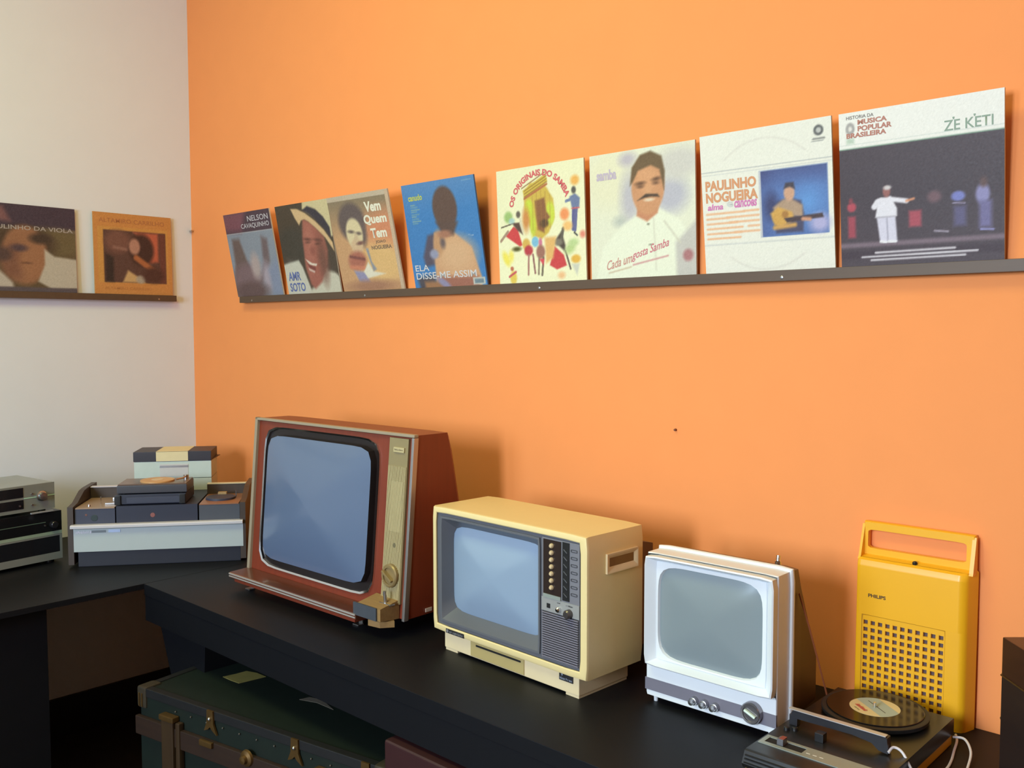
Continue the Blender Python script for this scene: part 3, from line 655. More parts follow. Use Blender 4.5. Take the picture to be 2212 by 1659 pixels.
MB().lathe((.058, -.0012, .0548), (0, -1, 0), [(.0042, 0), (.0042, .0006)], 16).build('emblem', mat('badge_grey', (120, 120, 126), .4), bd)
bd = MB().box(.418, .458, .0100, .0119, .030, .0475, .0004).build('badge', M_INK, t)
strokes('badge_lettering', mat('badge_pale', (150, 160, 176), .4), bd, .420, .0325, .036, .0052, .0100, 8, 0, 4)
MB().prism([(.4235, .0465), (.425, .0465), (.4268, .0425), (.4286, .0465), (.4300, .0465), (.4276, .0405), (.4260, .0405)], .0096, .0100, 1).build('emblem', mat('badge_pale', (150, 160, 176), .4), bd)

# ------------------------------------------------------------------ television 3: white portable
t = thing('portable_television', 'small white portable television with brown back and chrome dial', 'television', (2.532, -.332, ZB), .008)
M_WT = mat('white_casing', (224, 230, 236), .32, var=.015)
MB().loft([orect(.002, .297, .015, .3195, .0, 60), orect(.0, .299, .013, .3215, .003, 60), orect(.0, .299, .013, .3215, .05, 60)], False, False).build('front_shell', M_WT, t)
MB().loft([orect(.002, .297, .015, .086, 0, 60), orect(.010, .29, .02, .08, 0, 60)], False, True).build('lower_panel', M_WT, t)
MB().loft([orect(.012, .289, .098, .305, .003, 60), orect(.006, .2975, .0855, .3175, .003, 34), orect(.006, .2975, .0855, .3175, -.017, 34), orect(.0085, .295, .088, .315, -.019, 34), orect(.0265, .277, .0975, .306, -.001, 60)]).build('screen_bezel', M_WT, t)
MB().loft([orect(.0265, .277, .0975, .306, -.0005, 80), orect(.0275, .276, .0985, .305, -.003, 80), outline(.149, .200, .119, .0985, 6, -.002), outline(.149, .200, .117, .0965, 6, .004)]).build('inner_frame', M_WT, t)
crt(.149, .200, .118, .0975, 6, .004, .014).build('screen', mat('green_grey_tube', (130, 142, 148), .22, var=.02, scale=3, spec=.5), t)
MB().box(-.001, .2985, -.0015, .004, .0265, .052).build('control_band', mat('grey_violet_band', (118, 116, 130), .4), t)
for x in (.121, .145, .169):
    MB().lathe((x, -.0015, .034), (0, -1, 0), [(.0085, 0), (.008, .010), (.0065, .0105), (.006, .018), (0, .019)], 20).build('control_knob', M_METAL, t)
MB().lathe((.250, -.0015, .046), (0, -1, 0), [(.0215, 0), (.0215, .010), (.0195, .013), (.016, .0125), (.015, .010), (0, .010)], 32).build('tuning_dial', mat('dial_silver', (150, 146, 150), .22, .8), t)
MB().box(.237, .263, -.0175, -.0105, .0435, .0485, .002, xf=lambda p: (.25 + (p[0] - .25) * .92 + (p[2] - .046) * .4, p[1], .046 - (p[0] - .25) * .4 + (p[2] - .046) * .92)).build('dial_pointer', mat('pale_pointer', (222, 240, 226), .2), t)
MB().loft([orect(-.004, .303, .009, .3255, .048, 40), orect(-.006, .305, .007, .3275, .051, 40), orect(-.006, .305, .007, .3275, .056, 40), orect(-.004, .303, .009, .3255, .059, 40)], True, True).build('rear_rim', M_WT, t, 'bright white rim')
M_BRN = mat('brown_casing', (84, 62, 52), .45, var=.08)
MB().loft([orect(-.002, .301, .012, .322, .059, 40), orect(.004, .295, .014, .318, .095, 40), orect(.012, .288, .016, .27, .125, 40), orect(.02, .285, .018, .12, .20, 40), orect(.04, .265, .03, .08, .24, 40)], False, True).build('back_casing', M_BRN, t)
MB().cyl((.252, .09, .316), (.252, .09, .326), .0065, .006).cyl((.252, .09, .326), (.252, .092, .337), .0042).build('antenna', M_CHROME, t)
for (x, y) in ((.016, .015), (.28, .015), (.03, .16), (.27, .16)):
    MB().cyl((x, y, 0), (x, y, .022), .0045, .0055, 12).build('foot', M_WT, t)
MB().tube([(.30, .085, .27), (.310, .11, .20), (.318, .14, .12), (.322, .17, .05), (.322, .20, .004)], .0018, 6).build('power_cord', mat('rust_cord', (150, 84, 52), .6), t)

# ------------------------------------------------------------------ yellow speaker lid leaning on the wall
LX, LY = 2.862, -.052
M_YEL = mat('yellow_plastic', (240, 176, 30), .34, var=.03, scale=12)
t = thing('speaker_lid', 'yellow plastic loudspeaker lid with handle, standing against the orange wall', 'speaker', (LX, LY, ZB), .0, -.012)
LW, LD, LH = .218, .041, .386
MB().loft([[(x, y, z) for x, y in ((0.0, .006), (.002, .002), (.006, 0), (LW - .012, 0), (LW - .004, .004), (LW, .011), (LW + .008, LD), (-.002, LD))] for z in (0, .06)] ).build('lower_shell', M_YEL, t)
body = MB()
def sec(z, yf): return [(x, y, z) for x, y in ((0.0, yf + .006), (.002, yf + .002), (.006, yf), (.009, yf), (LW - .018, yf), (LW - .014, yf), (LW - .005, yf + .004), (LW, yf + .012), (LW + .008, LD), (-.002, LD))]
GX0, GX1, GZ0, GZ1 = .014, .180, -.002 + .01, .196
# front skin with an opening for the grille
body.loft([sec(GZ1, 0), sec(.296, 0), sec(.300, 0.0003), sec(.309, .003), sec(.313, .010)], False, False)
body.loft([sec(0, 0), sec(GZ0, 0)], True, False)
body.add([(0, .006, GZ0), (.002, .002, GZ0), (.006, 0, GZ0), (GX0, 0, GZ0), (0, .006, GZ1), (.002, .002, GZ1), (.006, 0, GZ1), (GX0, 0, GZ1)], [(0, 1, 5, 4), (1, 2, 6, 5), (2, 3, 7, 6)])
body.add([(GX1, 0, GZ0), (LW - .014, 0, GZ0), (LW - .005, .004, GZ0), (LW, .012, GZ0), (LW + .008, LD, GZ0), (GX1, 0, GZ1), (LW - .014, 0, GZ1), (LW - .005, .004, GZ1), (LW, .012, GZ1), (LW + .008, LD, GZ1)],
         [(0, 1, 6, 5), (1, 2, 7, 6), (2, 3, 8, 7), (3, 4, 9, 8)])
body.add([(0, .006, GZ0), (-.002, LD, GZ0), (-.002, LD, GZ1), (0, .006, GZ1)], [(0, 1, 2, 3)])
body.add([(-.002, LD, 0), (LW + .008, LD, 0), (LW + .008, LD, .313), (-.002, LD, .313)], [(0, 1, 2, 3)])
body.add([(.004, .012, .313), (LW - .004, .012, .313), (LW + .004, LD - .004, .319), (.004, LD - .004, .319), (-.002, LD, .313), (LW + .008, LD, .313), (LW, .012, .313), (0.0, .016, .313)], [(0, 1, 2, 3), (0, 3, 4, 7), (1, 6, 5, 2), (2, 5, 4, 3)])
body.build('body', M_YEL, t)
bpy.data.objects.remove([c for c in t.children if c.name.startswith('lower_shell')][0])
h = MB()
HX0, HX1, HZ0, HZ1 = .012, .206, .330, .369
h.loft([orect(.002, LW + .004, .305, LH, LD, 60), orect(.002, LW + .004, .305, LH, LD - .010, 60), orect(.004, LW + .002, .307, LH - .002, LD - .013, 60), outline((HX0 + HX1) / 2, (HZ0 + HZ1) / 2, (HX1 - HX0) / 2, (HZ1 - HZ0) / 2, 14, LD - .013), outline((HX0 + HX1) / 2, (HZ0 + HZ1) / 2, (HX1 - HX0) / 2, (HZ1 - HZ0) / 2, 14, LD), orect(.002, LW + .004, .305, LH, LD, 60)])
h.prism([(.006, .309), (.010, .315), (LD - .012, .380), (LD - .012, .313)], 0.0, .005, 0)
h.prism([(.012, .309), (.014, .315), (LD - .012, .382), (LD - .004, .382), (LD - .002, .309)], LW - .002, LW + .0055, 0)
h.build('handle', M_YEL, t)
MB().box(GX0, GX1, .008, .010, GZ0, GZ1).build('speaker_cloth', mat('mauve_cloth', (96, 80, 84), .8, var=.3, scale=160), t)
g = MB()
P = .0150; NX, NZ = 11, 12
gx0 = .097 - P * NX / 2; gz1 = .187
g.box(GX0, gx0, .0012, .0075, GZ0, GZ1).box(gx0 + P * NX, GX1, .0012, .0075, GZ0, GZ1).box(gx0, gx0 + P * NX, .0012, .0075, gz1, GZ1).box(gx0, gx0 + P * NX, .0012, .0075, GZ0, gz1 - P * NZ)
for i in range(NX + 1):
    x = gx0 + i * P; g.box(x - .0031, x + .0031, .0012, .0075, gz1 - P * NZ, gz1)
for k in range(NZ + 1):
    z = gz1 - k * P; g.box(gx0, gx0 + NX * P, .0016, .0072, z - .0031, z + .0031)
g.build('grille', M_YEL, t, smooth=False)
MB().loft([orect(GX0 - .001, GX1 + .001, GZ0, GZ1 + .001, .0005, 60), orect(GX0 + .0012, GX1 - .0012, GZ0, GZ1 - .0012, .0012, 60)]).build('grille_groove', mat('yellow_groove', (196, 136, 20), .5), t)
MB().lathe((.113, .016, .3135), (0, -.15, 1), [(.005, 0), (.005, .004), (.003, .006)], 14).build('catch', M_BLACK, t)
text_obj('lettering', 'PHILIPS', mat('brown_ink', (70, 46, 20), .5), t, (.0265, 0, .2335), .036, .0075, bold=.02)

# ------------------------------------------------------------------ portable record player
PX, PY = 2.856, -.503
t = thing('record_player', 'black portable record player with yellow underside, in front of yellow speaker', 'record player', (PX, PY, ZB), .0)
PW, PD = .225, .393
MB().box(.002, PW - .002, .004, PD - .002, 0, .024, .004).build('lower_shell', M_YEL, t)
M_DECK = mat('deck_black', (30, 29, 29), .3, var=.2, scale=20)
MB().prism([(.0, .022), (-.004, .030), (.006, .050), (.012, .052), (PD - .003, .052), (PD, .049), (PD, .022)], 0, PW, 0).build('deck', M_DECK, t)
for i in range(3):
    MB().box(.004, PW - .004, -.0045 + i * .002, -.002 + i * .002, .0315 + i * .006, .0335 + i * .006).build('front_rib', M_BLACK, t)
M_PLATE = mat('satin_plate', (150, 158, 150), .3, .25, .05)
pl = MB()
px0, px1, py0, py1 = .004, .190, .046, .084
sx0, sx1, sy0, sy1 = .012, .082, .055, .077
pl.box(px0, sx0, py0, py1, .052, .0536).box(sx1, px1 + .03, py0, py1, .052, .0536).box(sx0, sx1, py0, sy0, .052, .0536).box(sx0, sx1, sy1, py1, .052, .0536)
pl.build('control_plate', M_PLATE, t)
MB().box(sx0, sx1, sy0, sy1, .0521, .0524).build('slider_slot', M_DARK, t)
MB().box(.034, .046, .058, .074, .0524, .064, .0012).build('slider_knob', mat('grey_knob', (98, 98, 104), .35), t)
MB().box(.038, .0465, .060, .073, .064, .0652).build('slider_cap', mat('red_cap', (140, 70, 58), .4), t)
for i, xx in enumerate((.088, .10, .112)):
    MB().box(xx, xx + .007, .06, .0615, .0536, .0538).build('scale_mark', M_WINK, t)
CX, CY = .110, PD - .393 + .303
MB().lathe((CX, CY, .052), (0, 0, 1), [(.082, 0), (.082, .003), (.096, .005), (.097, .012), (.094, .0135), (0, .0135)], 64).build('platter', mat('rubber_mat', (34, 34, 36), .55), t)
MB().cyl((CX, CY, .065), (CX, CY, .077), .0035, .0028, 14).build('spindle', M_CHROME, t)
MB().prism([(0.016, .068), (.016, .079), (.022, .083), (.186, .083), (.192, .081), (.194, .054), (.178, .056), (.165, .066), (.13, .070)], .150, .166, 1).build('tonearm', mat('arm_black', (36, 36, 42), .35), t)
MB().box(.010, .190, .149, .160, .0832, .0846).build('tonearm_trim', mat('arm_silver', (196, 192, 192), .3, .3), t)
MB().box(.010, .026, .153, .168, .052, .0725, .002).build('arm_pivot', mat('arm_black', (36, 36, 42), .35), t)
MB().box(.076, .092, .118, .134, .052, .068, .001).build('arm_rest', M_BLACK, t)
for x, y in ((.018, .128), (.030, .136)):
    MB().lathe((x, y, .052), (0, 0, 1), [(.0055, 0), (.005, .005), (.003, .0065)], 14).build('speed_button', M_BLACK, t)
cp = [(PW - .03, .150, .058), (PW - .026, .163, .064), (PW - .012, .166, .058), (PW + .006, .160, .036), (PW + .020, .170, .012), (PW + .020, .215, .004), (PW + .026, .270, .0035), (PW + .022, .312, .0035), (PW + .012, .360, .004), (PW + .004, .400, .006), (PW - .004, .418, .010)]
def smooth_path(P, k=6):
    P = [Vector(p) for p in P]; out = []
    for i in range(len(P) - 1):
        a, b_, c, d = P[max(i - 1, 0)], P[i], P[i + 1], P[min(i + 2, len(P) - 1)]
        for j in range(k):
            s_ = j / k
            out.append(.5 * ((2 * b_) + (c - a) * s_ + (2 * a - 5 * b_ + 4 * c - d) * s_ ** 2 + (3 * b_ - a - 3 * c + d) * s_ ** 3))
    out.append(P[-1]); return out
M_CORD = mat('white_cord', (214, 210, 214), .5)
MB().tube(smooth_path(cp), .0024, 8).build('power_cord', M_CORD, t)
MB().tube(smooth_path([(PW + .001, .385, .018), (PW + .022, .385, .020), (PW + .043, .352, .014), (PW + .052, .31, .006), (PW + .056, .27, .0035), (PW + .048, .225, .0035)]), .0024, 8).build('power_cord', M_CORD, t)
# the record lying on it
rz = ZB + .0662
v = thing('vinyl_record', 'small black vinyl record with cream and blue label on the player', 'record', (PX + CX, PY + CY, rz), R(-38))
MB().lathe((0, 0, 0), (0, 0, 1), [(.0870, .0), (.0875, .0008), (.0865, .0016), (.048, .0013), (0, .0013)], 72).build('disc', mat('vinyl', (20, 17, 16), .12, var=.1, scale=80), v)
def seg_disc(r, z, lo, hi, n=40):
    pts = []
    for i in range(n + 1):
        y = lo + (hi - lo) * i / n; pts.append((math.sqrt(max(r * r - y * y, 0)), y))
    for i in range(n, -1, -1):
        y = lo + (hi - lo) * i / n; pts.append((-math.sqrt(max(r * r - y * y, 0)), y))
    return MB().add([(x, y, z) for x, y in pts], [tuple(range(len(pts)))])
MB().lathe((0, 0, .0013), (0, 0, 1), [(.0455, 0), (.0455, .0003), (0, .0003)], 48).build('paper_label', mat('label_cream', (216, 202, 156), .55), v)
seg_disc(.0452, .0018, -.013, .028).build('label_band', mat('label_blue', (166, 184, 178), .55), v)
MB().box(-.03, .03, .0035, .0048, .0018, .00195).build('label_line', M_INK, v)
fl = lambda p: (p[0], p[2], .0019 - p[1])
strokes('label_lettering', mat('label_red', (200, 92, 76), .5), v, -.020, -.030, .034, .009, 0, 9, .3, 8, fl)
strokes('label_lettering', mat('label_olive', (150, 142, 100), .5), v, -.008, -.038, .018, .0035, 0, 7, 0, 9, fl)

# ------------------------------------------------------------------ dark wooden case at the right edge
t = thing('wooden_case', 'dark brown wooden case with metal catches, at right end of bench', 'case', (3.184, -.200, ZB), R(-47))
M_CASE = wood('dark_walnut', (26, 15, 14), (34, 20, 17), .55, 0, 5, .05)
MB().box(0, .42, 0, .245, .006, .185, .003).build('body', M_CASE, t)
MB().box(0, .42, 0, .245, .187, .254, .003).build('lid', wood('walnut_lid', (40, 22, 17), (60, 34, 24), .4, 0, 5, .2), t)
MB().box(-.001, .421, -.001, .246, .185, .1875).build('seam_strip', M_BRASS, t)
for z in (.183, .105):
    MB().cyl((-.012, .01, z), (.002, .01, z), .004, .005, 10).build('catch', M_METAL, t)
for x, y in ((.02, .02), (.4, .02), (.02, .225), (.4, .225)):
    MB().cyl((x, y, 0), (x, y, .008), .009, n=12).build('foot', M_BLACK, t)

# ------------------------------------------------------------------ record console in the corner
CA = math.atan2(.796, .606)
t = thing('record_console', 'long white-fronted double record console set across the corner', 'console', (.502, -.705, ZB), CA)
M_NAVY = mat('navy_grey', (58, 62, 82), .5, var=.1)
M_NAVY2 = mat('navy_dark', (40, 44, 64), .5, var=.1)
M_SIDE = wood('dark_side_wood', (60, 50, 46), (74, 62, 56), .5, 2, 5, .1)
M_TAN = wood('tan_deck_wood', (150, 124, 104), (170, 142, 118), .4, 0, 5, .1)
M_PALE = mat('pale_green_grey', (184, 194, 198), .42, var=.02)
MB().box(.008, .532, .004, .27, 0, .052, .003).build('plinth', mat('plinth_black', (34, 36, 50), .5), t)
MB().box(-.002, .542, -.006, .004, .0525, .134, .001).build('front_panel', M_PALE, t)
MB().prism([(-.022, .134), (-.022, .141), (-.018, .1445), (.004, .1445), (.004, .134)], -.008, .542, 0).build('front_lip', mat('lip_white', (206, 204, 214), .35), t)
MB().box(.0, .127, .006, .225, .0525, .194).build('deck_block', M_NAVY, t)
MB().box(.003, .126, .004, .21, .1942, .198).build('deck_board', M_TAN, t)
MB().box(.131, .392, .006, .30, .0525, .200).build('middle_block', M_NAVY2, t)
MB().box(.397, .530, .006, .225, .0525, .196).build('deck_block', mat('slate_block', (74, 78, 90), .5), t)
MB().box(.398, .527, .004, .21, .1962, .1995).build('deck_board', wood('orange_deck', (184, 112, 62), (120, 92, 78), .4, 0, 9, .2), t)
for x0 in (-.020, .532):
    MB().prism([(-.004, .010), (-.004, .203), (.05, .208), (.13, .236), (.17, .240), (.29, .240), (.29, .010)], x0, x0 + .018, 0).build('side_panel', M_SIDE, t)
for x0, x1, c in ((.0, .128, 'lilac_strip'), (.395, .530, 'cream_strip')):
    MB().box(x0, x1, .200, .222, .198, .2345).build('back_rail', M_SIDE, t)
    MB().box(x0, x1, .198, .224, .235, .2375).build('rail_cap', mat(c, (206, 202, 214) if c[0] == 'l' else (214, 206, 176), .35), t)
MB().cyl((.066, .075, .198), (.066, .075, .222), .0018, n=8).build('spindle', M_CHROME, t)
MB().lathe((.040, .03, .198), (0, 0, 1), [(.005, 0), (.004, .006), (0, .009)], 12).build('deck_knob', M_CHROME, t)
MB().box(.095, .118, .11, .14, .198, .212, .002).box(.085, .120, .05, .056, .198, .204, .001).build('tonearm', M_METAL, t)
MB().cyl((.506, .11, .1995), (.506, .11, .226), .0016, n=8).build('spindle', M_CHROME, t)
MB().lathe((.455, .10, .1995), (0, 0, 1), [(.05, 0), (.05, .006), (.048, .008), (0, .008)], 36).build('platter', M_NAVY, t)
MB().box(.44, .47, .14, .16, .1995, .215, .002).build('tonearm', mat('tan_arm', (170, 140, 96), .4), t)
strokes('lettering', mat('silver_script', (222, 218, 232), .35), t, .004, .1145, .050, .009, -.006, 9, .3, 12)
MB().box(.108, .146, -.0075, -.006, .1155, .1255, .0005).build('badge', mat('blue_badge', (196, 214, 246), .3), t)
MB().box(.055, .10, -.0068, -.006, .116, .124).build('scuff', mat('scuff_grey', (126, 134, 140), .6), t)
MB().lathe((.247, .006, .167), (0, -1, 0), [(.008, 0), (.007, .001)], 12).build('emblem', mat('emblem_rust', (140, 86, 84), .5), t)
MB().lathe((.062, .006, .163), (0, -1, 0), [(.011, 0), (.010, .0008)], 20).build('dial', mat('dial_dark', (44, 58, 62), .4), t)
MB().lathe((.036, .006, .174), (0, -1, 0), [(.004, 0), (.003, .001)], 10).build('lamp', mat('rust_lamp', (120, 80, 76), .5), t)
# things standing on it
def on_console(u, vv, z):
    c, s_ = math.cos(CA), math.sin(CA)
    return (.502 + c * u - s_ * vv, -.705 + s_ * u + c * vv, ZB + z)
t = thing('amplifier_box', 'flat dark navy amplifier under the small turntable on the console', 'amplifier', on_console(.128, .012, .2002), CA)
MB().box(.0, .225, .006, .17, .003, .0355, .002).build('casing', M_NAVY2, t)
MB().box(.035, .215, .002, .006, .006, .027, .001).build('front_plate', M_NAVY, t)
for x, y in ((.015, .02), (.21, .02), (.015, .155), (.21, .155)):
    MB().cyl((x, y, 0), (x, y, .004), .008, n=12).build('foot', M_BLACK, t)
for x in (.006, .214):
    MB().box(x - .01, x + .01, .0, .006, .002, .034, .002).build('corner_guard', M_BLACK, t)
t = thing('small_turntable', 'dark small turntable with amber platter, topmost before the white unit', 'turntable', on_console(.130, .024, .2358), CA)
MB().box(.0, .226, .0, .135, .003, .030, .003).build('plinth', mat('charcoal_plinth', (66, 66, 76), .4), t)
MB().box(.003, .223, .003, .132, .0302, .0338).build('deck_plate', wood('deck_brown', (92, 74, 66), (120, 96, 84), .3, 0, 6, .2), t)
MB().lathe((.118, .066, .0338), (0, 0, 1), [(.056, 0), (.056, .004), (.054, .005), (0, .005)], 44).build('platter', mat('amber_platter', (206, 158, 106), .4), t)
MB().lathe((.118, .066, .0388), (0, 0, 1), [(.02, 0), (.02, .0006), (0, .0006)], 28).build('centre_label', mat('pale_amber', (214, 190, 160), .5), t)
MB().tube([(.205, .11, .042), (.205, .06, .043), (.185, .03, .042)], .003, 8).cyl((.205, .11, .034), (.205, .11, .046), .009, n=16).build('tonearm', M_METAL, t)
for x, y in ((.02, .02), (.206, .02), (.02, .115), (.206, .115)):
    MB().cyl((x, y, 0), (x, y, .004), .008, n=12).build('foot', M_BLACK, t)
t = thing('white_tape_deck', 'pale white tape deck behind the small turntable', 'tape deck', on_console(.124, .302, .0), CA)
MB().box(.0, .272, .0, .145, .004, .243, .003).build('lower_casing', mat('off_white_casing', (196, 206, 198), .45), t)
MB().box(.0, .272, .0, .145, .2445, .3075, .003).build('upper_casing', mat('white_green_casing', (196, 210, 206), .42), t)
MB().box(.090, .190, -.0015, .0, .2515, .297, .0006).build('front_window', mat('window_pale', (206, 204, 206), .25), t)
MB().box(.090, .190, -.0022, -.0015, .285, .292).build('window_highlight', M_METAL, t)
for x, y in ((.02, .02), (.25, .02), (.02, .125), (.25, .125)):
    MB().cyl((x, y, 0), (x, y, .006), .009, n=12).build('foot', M_BLACK, t)
t = thing('banded_box', 'dark flat box with a cream band lying atop the white tape deck', 'box', on_console(.122, .300, .3077), CA)
M_BOX = mat('box_navy', (46, 44, 56), .45); M_BOXB = mat('box_brown', (70, 52, 50), .5)
MB().box(.0, .274, .0, .150, .0, .036, .002).build('box_body', M_BOX, t)
MB().box(.080, .192, -.0008, .0, .001, .0352).box(.080, .192, -.0008, .151, .0362, .0368).build('paper_band', mat('band_cream', (226, 212, 170), .6), t)
MB().prism([(.274, .0), (.274, .15), (.286, .145)], .001, .003, 2).build('torn_flap', M_BOXB, t)

# ------------------------------------------------------------------ hi-fi stack on the left
HA = math.atan2(.205, -.027)
def on_stack(u, vv, z):
    c, s_ = math.cos(HA), math.sin(HA)
    return (.379 + c * u - s_ * vv, -.698 + s_ * u + c * vv, ZB + z)
M_HS = mat('hifi_silver', (164, 170, 168), .35, .5, .04); M_HB = mat('hifi_black', (30, 31, 36), .35)
M_HG = mat('hifi_green_line', (110, 134, 122), .35, .5)
t = thing('hifi_unit', 'silver-framed black hi-fi unit at the bottom of the left stack', 'hi-fi unit', on_stack(-.43, 0, 0), HA, group='stacked hi-fi units')
MB().box(.0, .43, .004, .32, .012, .097, .002).build('casing', M_HB, t)
MB().box(.0, .43, .0, .004, .012, .036).box(.0, .43, .0, .004, .092, .0975).box(.422, .43, .0, .004, .036, .092).build('silver_frame', M_HS, t)
MB().box(.0, .422, .001, .004, .036, .092).build('dark_window', mat('smoked_glass', (26, 28, 34), .12), t)
for x, y in ((.03, .03), (.40, .03), (.03, .29), (.40, .29)):
    MB().cyl((x, y, 0), (x, y, .013), .014, n=14).build('foot', M_BLACK, t)
t = thing('hifi_unit', 'black hi-fi unit with dark round knob in the middle of the left stack', 'hi-fi unit', on_stack(-.43, 0, .0980), HA, group='stacked hi-fi units')
MB().box(.0, .43, .004, .31, .0, .079, .002).build('casing', M_HB, t)
MB().box(.0, .43, .0, .004, .0, .0105).build('silver_strip', mat('green_lit_silver', (168, 190, 172), .35, .3), t)  # silver strip with the greenish light on it mixed into the colour
MB().box(.0, .43, .001, .004, .011, .0785).build('black_front', mat('black_glass', (22, 23, 27), .15), t)
MB().box(.0, .375, .0, .001, .044, .0465).build('green_line', M_HG, t)
MB().lathe((.400, .001, .034), (0, -1, 0), [(.0125, 0), (.012, .014), (.010, .016), (0, .016)], 26).build('volume_knob', mat('knob_dark', (48, 48, 54), .25, .5), t)
MB().lathe((.372, .001, .034), (0, -1, 0), [(.003, 0), (.0025, .004)], 10).build('small_button', M_METAL, t)
t = thing('hifi_unit', 'silver hi-fi unit with a round knob on top of the left stack', 'hi-fi unit', on_stack(-.45, 0.004, .1774), HA, group='stacked hi-fi units')
MB().box(.0, .43, .004, .25, .010, .099, .004).build('casing', M_HS, t)
MB().box(.0, .43, .0, .004, .010, .0985).build('silver_front', mat('front_silver', (150, 158, 156), .35, .4), t)
MB().box(.0, .325, -.001, .0, .060, .092).box(.0, .325, -.001, .0, .022, .052).build('dark_window', mat('smoked_glass', (26, 28, 34), .12), t)
MB().box(.327, .430, -.0012, .0, .054, .057).build('light_line', mat('mint_line', (176, 222, 200), .3), t)
MB().lathe((.385, .0, .057), (0, -1, 0), [(.0175, 0), (.017, .004), (.013, .006), (.012, .018), (0, .019)], 30).build('tuning_knob', M_METAL, t)
for x, z in ((.353, .068), (.353, .031), (.312, .033)):
    MB().lathe((x, -.0, z), (0, -1, 0), [(.0035, 0), (.003, .005)], 10).build('small_button', M_METAL, t)
for x, y in ((.03, .03), (.40, .03), (.03, .22), (.40, .22)):
    MB().cyl((x, y, 0), (x, y, .011), .012, n=14).build('foot', M_BLACK, t)
MB().box(.345, .42, -.010, -.002, .0005, .0055, .001).build('pull_tab', mat('lilac_tab', (150, 152, 160), .4), t)
t = thing('orange_carton', 'small orange carton on the silver hi-fi unit at the left edge', 'carton', on_stack(-.262, .06, .2766), HA)
MB().box(.0, .06, .0, .05, .0, .034, .002).build('carton_body', mat('orange_card', (226, 150, 70), .6), t)
MB().box(-.0005, .0605, -.0005, .0505, .026, .0345, .001).build('carton_lid', mat('orange_card_lid', (214, 132, 66), .6), t)

# ------------------------------------------------------------------ trunk and red case under the bench
TA = math.atan2(.166, .93)
t = thing('travel_trunk', 'old green travel trunk with wooden slats and brass fittings under the bench', 'trunk', (1.130, -.785, 0), TA)
TL, TD, TZ = .908, .40, .55
M_GRN = mat('worn_green_canvas', (11, 24, 18), .55, var=.35, scale=24, bump=.1)
M_BIND = mat('dark_binding', (26, 26, 28), .5, var=.25, scale=40)
M_SLAT = wood('worn_slat', (50, 32, 20), (36, 21, 15), .55, 0, 6, 0)
MB().box(0, TL, 0, TD, .01, TZ - .10, .004).build('trunk_body', M_GRN, t)
MB().box(0, TL, 0, TD, TZ - .097, TZ, .008).build('trunk_lid', M_GRN, t)
eb = MB()
eb.box(-.003, TL + .003, -.003, .02, TZ - .022, TZ + .003, .003).box(-.003, TL + .003, TD - .02, TD + .003, TZ - .022, TZ + .003, .003)
eb.box(-.003, .02, -.003, TD + .003, TZ - .022, TZ + .0031, .003).box(TL - .02, TL + .003, -.003, TD + .003, TZ - .022, TZ + .0031, .003)
eb.build('edge_binding', M_BIND, t)
for z0 in (TZ - .128, TZ - .30):
    MB().box(-.004, TL + .004, -.014, 0, z0, z0 + .052, .003).build('slat', M_SLAT, t)
for x0 in (.118, .70):
    MB().box(x0, x0 + .05, -.020, -.001, TZ - .33, TZ - .050, .004).box(x0 + .058, x0 + .075, -.018, -.001, TZ - .33, TZ - .056, .004).build('latch_strap', wood('worn_brown_latch', (62, 46, 24), (48, 31, 19), .5, 2, 6, 0), t)
    MB().box(x0 - .004, x0 + .056, -.024, -.001, TZ - .058, TZ - .043, .003).build('latch_cap', M_BRASS, t)
for x0 in (.307, .62, .85):
    c = MB()
    c.prism([(x0 - .012, TZ + .004), (x0 + .012, TZ + .004), (x0 + .013, TZ - .03), (x0 + .026, TZ - .058), (x0 + .008, TZ - .048), (x0, TZ - .04), (x0 - .008, TZ - .048), (x0 - .024, TZ - .054), (x0 - .013, TZ - .03)], -.008, -.003, 1)
    c.build('brass_clip', M_BRASS, t)
    MB().ball((x0, -.009, TZ - .018), .0050, 8).build('clip_stud', M_METAL, t)
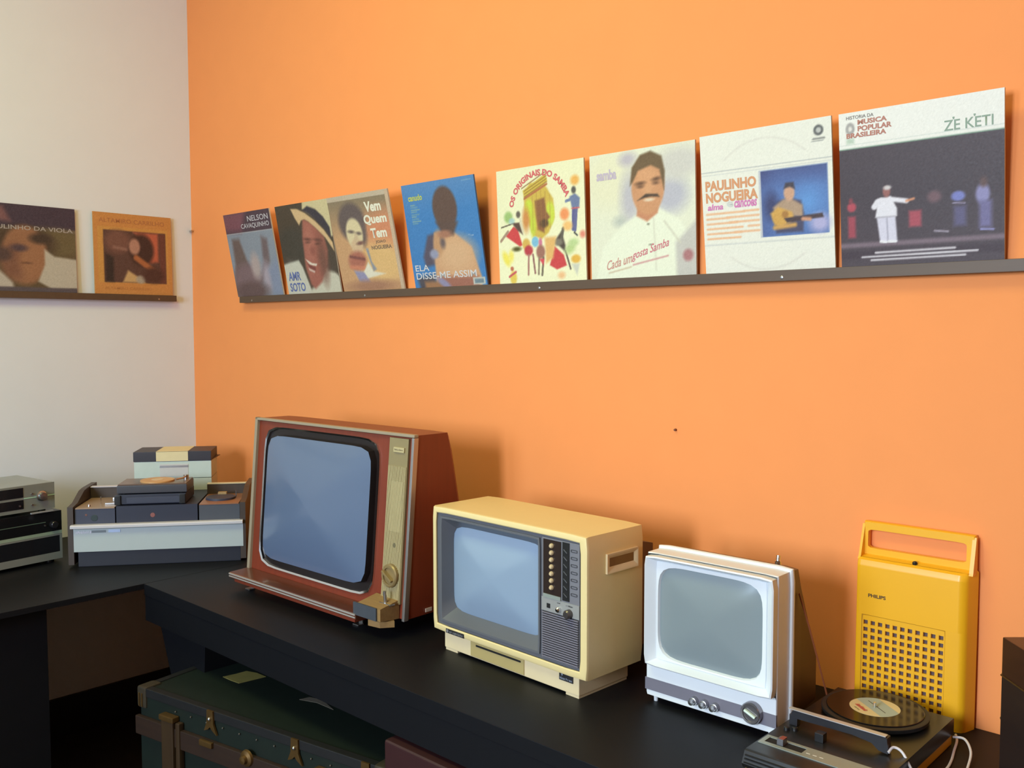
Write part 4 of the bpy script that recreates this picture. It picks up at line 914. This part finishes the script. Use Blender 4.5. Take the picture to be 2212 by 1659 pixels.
for x0 in (.0, TL):
    sg_ = 1 if x0 == 0 else -1
    a, b_ = sorted((x0 - sg_ * .006, x0 + sg_ * .034))
    MB().box(a, b_, -.006, .05, TZ - .055, TZ + .006, .008).build('corner_cap', mat('dull_iron', (74, 66, 54), .5, .5, .3, 50), t)
    for k in range(2):
        a2, b2 = sorted((x0 + sg_ * (.004 + k * .012), x0 + sg_ * (.009 + k * .012)))
        MB().box(a2, b2, -.0085, -.005, TZ - .05, TZ - .012, .001).build('corner_rib', M_BRASS, t)
for i in range(12):
    x = .16 + i * .064
    MB().ball((x, -.003, TZ - .034), .0026, 6).build('rivet', mat('dull_rivet', (84, 80, 76), .5, .4), t)
MB().box(.278, .328, -.022, -.012, TZ - .090, TZ - .074, .003).build('handle_mount', M_BRASS, t)
MB().lathe((.458, -.014, TZ - .082), (0, -1, 0), [(.022, 0), (.02, .006), (.012, .010), (.010, .018), (0, .02)], 20).build('lock', M_BRASS, t)
lens = [(.136, .178), (.150, .214), (.158, .246), (.196, .252), (.240, .246), (.226, .205), (.214, .170), (.176, .172)]
MB().prism(lens, TZ, TZ + .0012, 2).build('paper_label', mat('yellowed_paper', (126, 118, 62), .7, var=.2), t)
MB().prism([(.444, .180), (.456, .207), (.50, .212), (.57, .180), (.50, .190)], TZ, TZ + .001, 2).build('paper_label', mat('torn_paper', (92, 86, 76), .7, var=.2), t)
t = thing('red_suitcase', 'dark red suitcase standing under the bench right of the trunk', 'suitcase', (2.052, -.655, 0), 0)
MB().box(0, .62, 0, .24, .012, .640, .008, 3).build('shell', mat('dark_red_vinyl', (50, 18, 20), .55, var=.12, scale=30), t)
MB().box(-.002, .622, .11, .13, .01, .642, .006).build('seam_band', mat('red_band', (40, 15, 17), .5), t)
for x in (.08, .54):
    MB().box(x - .02, x + .02, .10, .14, 0, .014, .002).build('foot', M_BLACK, t)
MB().tube(smooth_path([(.24, -.001, .40), (.25, -.03, .39), (.37, -.03, .39), (.38, -.001, .40)]), .007, 8).build('handle', M_BLACK, t)
